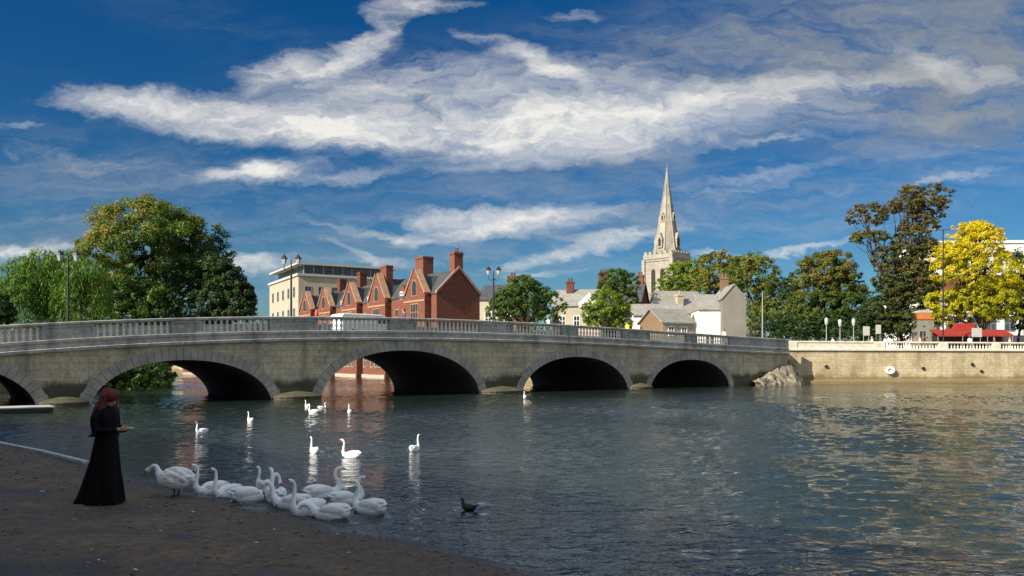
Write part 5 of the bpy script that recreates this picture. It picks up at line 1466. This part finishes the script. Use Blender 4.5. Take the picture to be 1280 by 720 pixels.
# duck
b = MB(); b.ell((0, 0, .05), (.2, .1, .085)); b.tube([(-.12, 0, .08), (-.24, 0, .12), (-.3, 0, .14)], [.06, .035, .01], 8, sq=(1.3, .6))
b.tube([(.12, 0, .06), (.17, 0, .14), (.17, 0, .22)], [.065, .042, .034], 8); b.ell((.19, 0, .235), (.05, .036, .038))
me = remeshed(b, .01, 3); me.materials.append(mat('duck_feathers', (.022, .018, .014), .7, .4, 12))
dk = link('duck', me, None, W(586, 637, 0), R(150)); dk.scale = (.62,) * 3; tag(dk, 'small dark duck alone on the water right of the swans', 'duck')
MB().tube([(.225, 0, .232), (.27, 0, .222), (.3, 0, .22)], [.017, .016, .008], 6, sq=(1.4, .6)).build('bill', mat('duck_bill', (.12, .1, .02), .5), dk, True)

# ------------------------------------------------------------------ small things by the water
pt = W(-40, 517); 
pn = empty('pontoon', (pt.x, pt.y - .3, 0), BROT, 'low pontoon with a pale grey deck moored under the leftmost arch', 'pontoon')
MB().box(-4, 3.2, -.9, .7, .02, .2).build('float', M['black_iron'], pn)
MB().box(-4.05, 3.25, -.95, .75, .2, .25).build('deck', M['concrete'], pn)
# fallen leaves and crumbs on the bank
g = np.random.default_rng(21)
n = 900
lx = []; 
while len(lx) < n:
    x, y = g.uniform(-14, 4), g.uniform(3, 21)
    d = edge_dist(x, y)
    if d > .1: lx.append((x, y, bank_z(d) + .012))
me = leaf_mesh(np.array(lx), .055, g.uniform(0, 1, n), 77, up=6, name='fallen_leaves'); me.materials.append(leaf_mat('fallen_leaf', [(.05, .03, .015), (.12, .07, .025), (.2, .13, .05), (.3, .22, .12)], .1))
tag(link('fallen_leaves', me), 'brown leaves scattered over the dark river bank', 'leaves', kind='stuff')

g = np.random.default_rng(33); pb = MB(); dp = MB()
ico = bmesh.new(); bmesh.ops.create_icosphere(ico, subdivisions=1, radius=1); ico.verts.index_update()
iv = [v.co.copy() for v in ico.verts]; fi = [[v.index for v in f.verts] for f in ico.faces]; ico.free()
n = 0
while n < 420:
    x, y = g.uniform(-13, 1), g.uniform(5.5, 20); d = edge_dist(x, y)
    if d < .02 or g.uniform() > math.exp(-d / 1.6): continue
    r = g.uniform(.008, .03); n += 1
    T = Matrix.Translation((x, y, bank_z(d) + r * .35)) @ Matrix.Rotation(g.uniform(0, 6), 4, 'Z')
    pb.add([(v.x * r * g.uniform(.8, 1.5), v.y * r, v.z * r * .7) for v in iv], fi, 0, T)
tag(pb.build('pebbles', mat('pebble', (.16, .14, .115), .85, .5, 5), smooth=True), 'small pebbles along the water margin of the bank', 'pebbles', kind='stuff')
n = 0
while n < 14:
    x, y = g.uniform(-8, 0), g.uniform(7, 14); d = edge_dist(x, y)
    if not .15 < d < 3.2: continue
    n += 1; r = g.uniform(.012, .032); T = Matrix.Translation((x, y, bank_z(d) + .012)) @ Matrix.Rotation(g.uniform(0, 6), 4, 'Z')
    dp.add([(v.x * r * 1.5, v.y * r * g.uniform(.5, .9), v.z * .008) for v in iv], fi, 0, T)
tag(dp.build('crumbs', mat('crumb', (.62, .58, .5), .9, .2, 9), smooth=True), 'pale bread crumbs and feathers strewn by the swans', 'crumbs', kind='stuff')

# ------------------------------------------------------------------ plain block behind the bank: added out of view to shade the foreground
ho = Vector((-23.9, 10.4, .3)) + Vector((-.73, .683, 0)) * 10
ht = empty('shade_block', ho, math.atan2(-.683, .73), 'plain pale block added out of view behind the photographer to shade the bank', 'building')
HL, HH = 62, 10.1
MB().box(0, HL, -12, 0, 0, HH - .6).build('wall', M['cream'], ht)
MB().box(-.3, HL + .3, -12.3, .3, HH - .6, HH).build('cornice', M['pale_stone'], ht)

# ------------------------------------------------------------------ the river, with small rings round each bird
SLOPE = .085
wme = wave_mesh(); wme.materials.append(water_mat())
struct(link('river_water', wme))
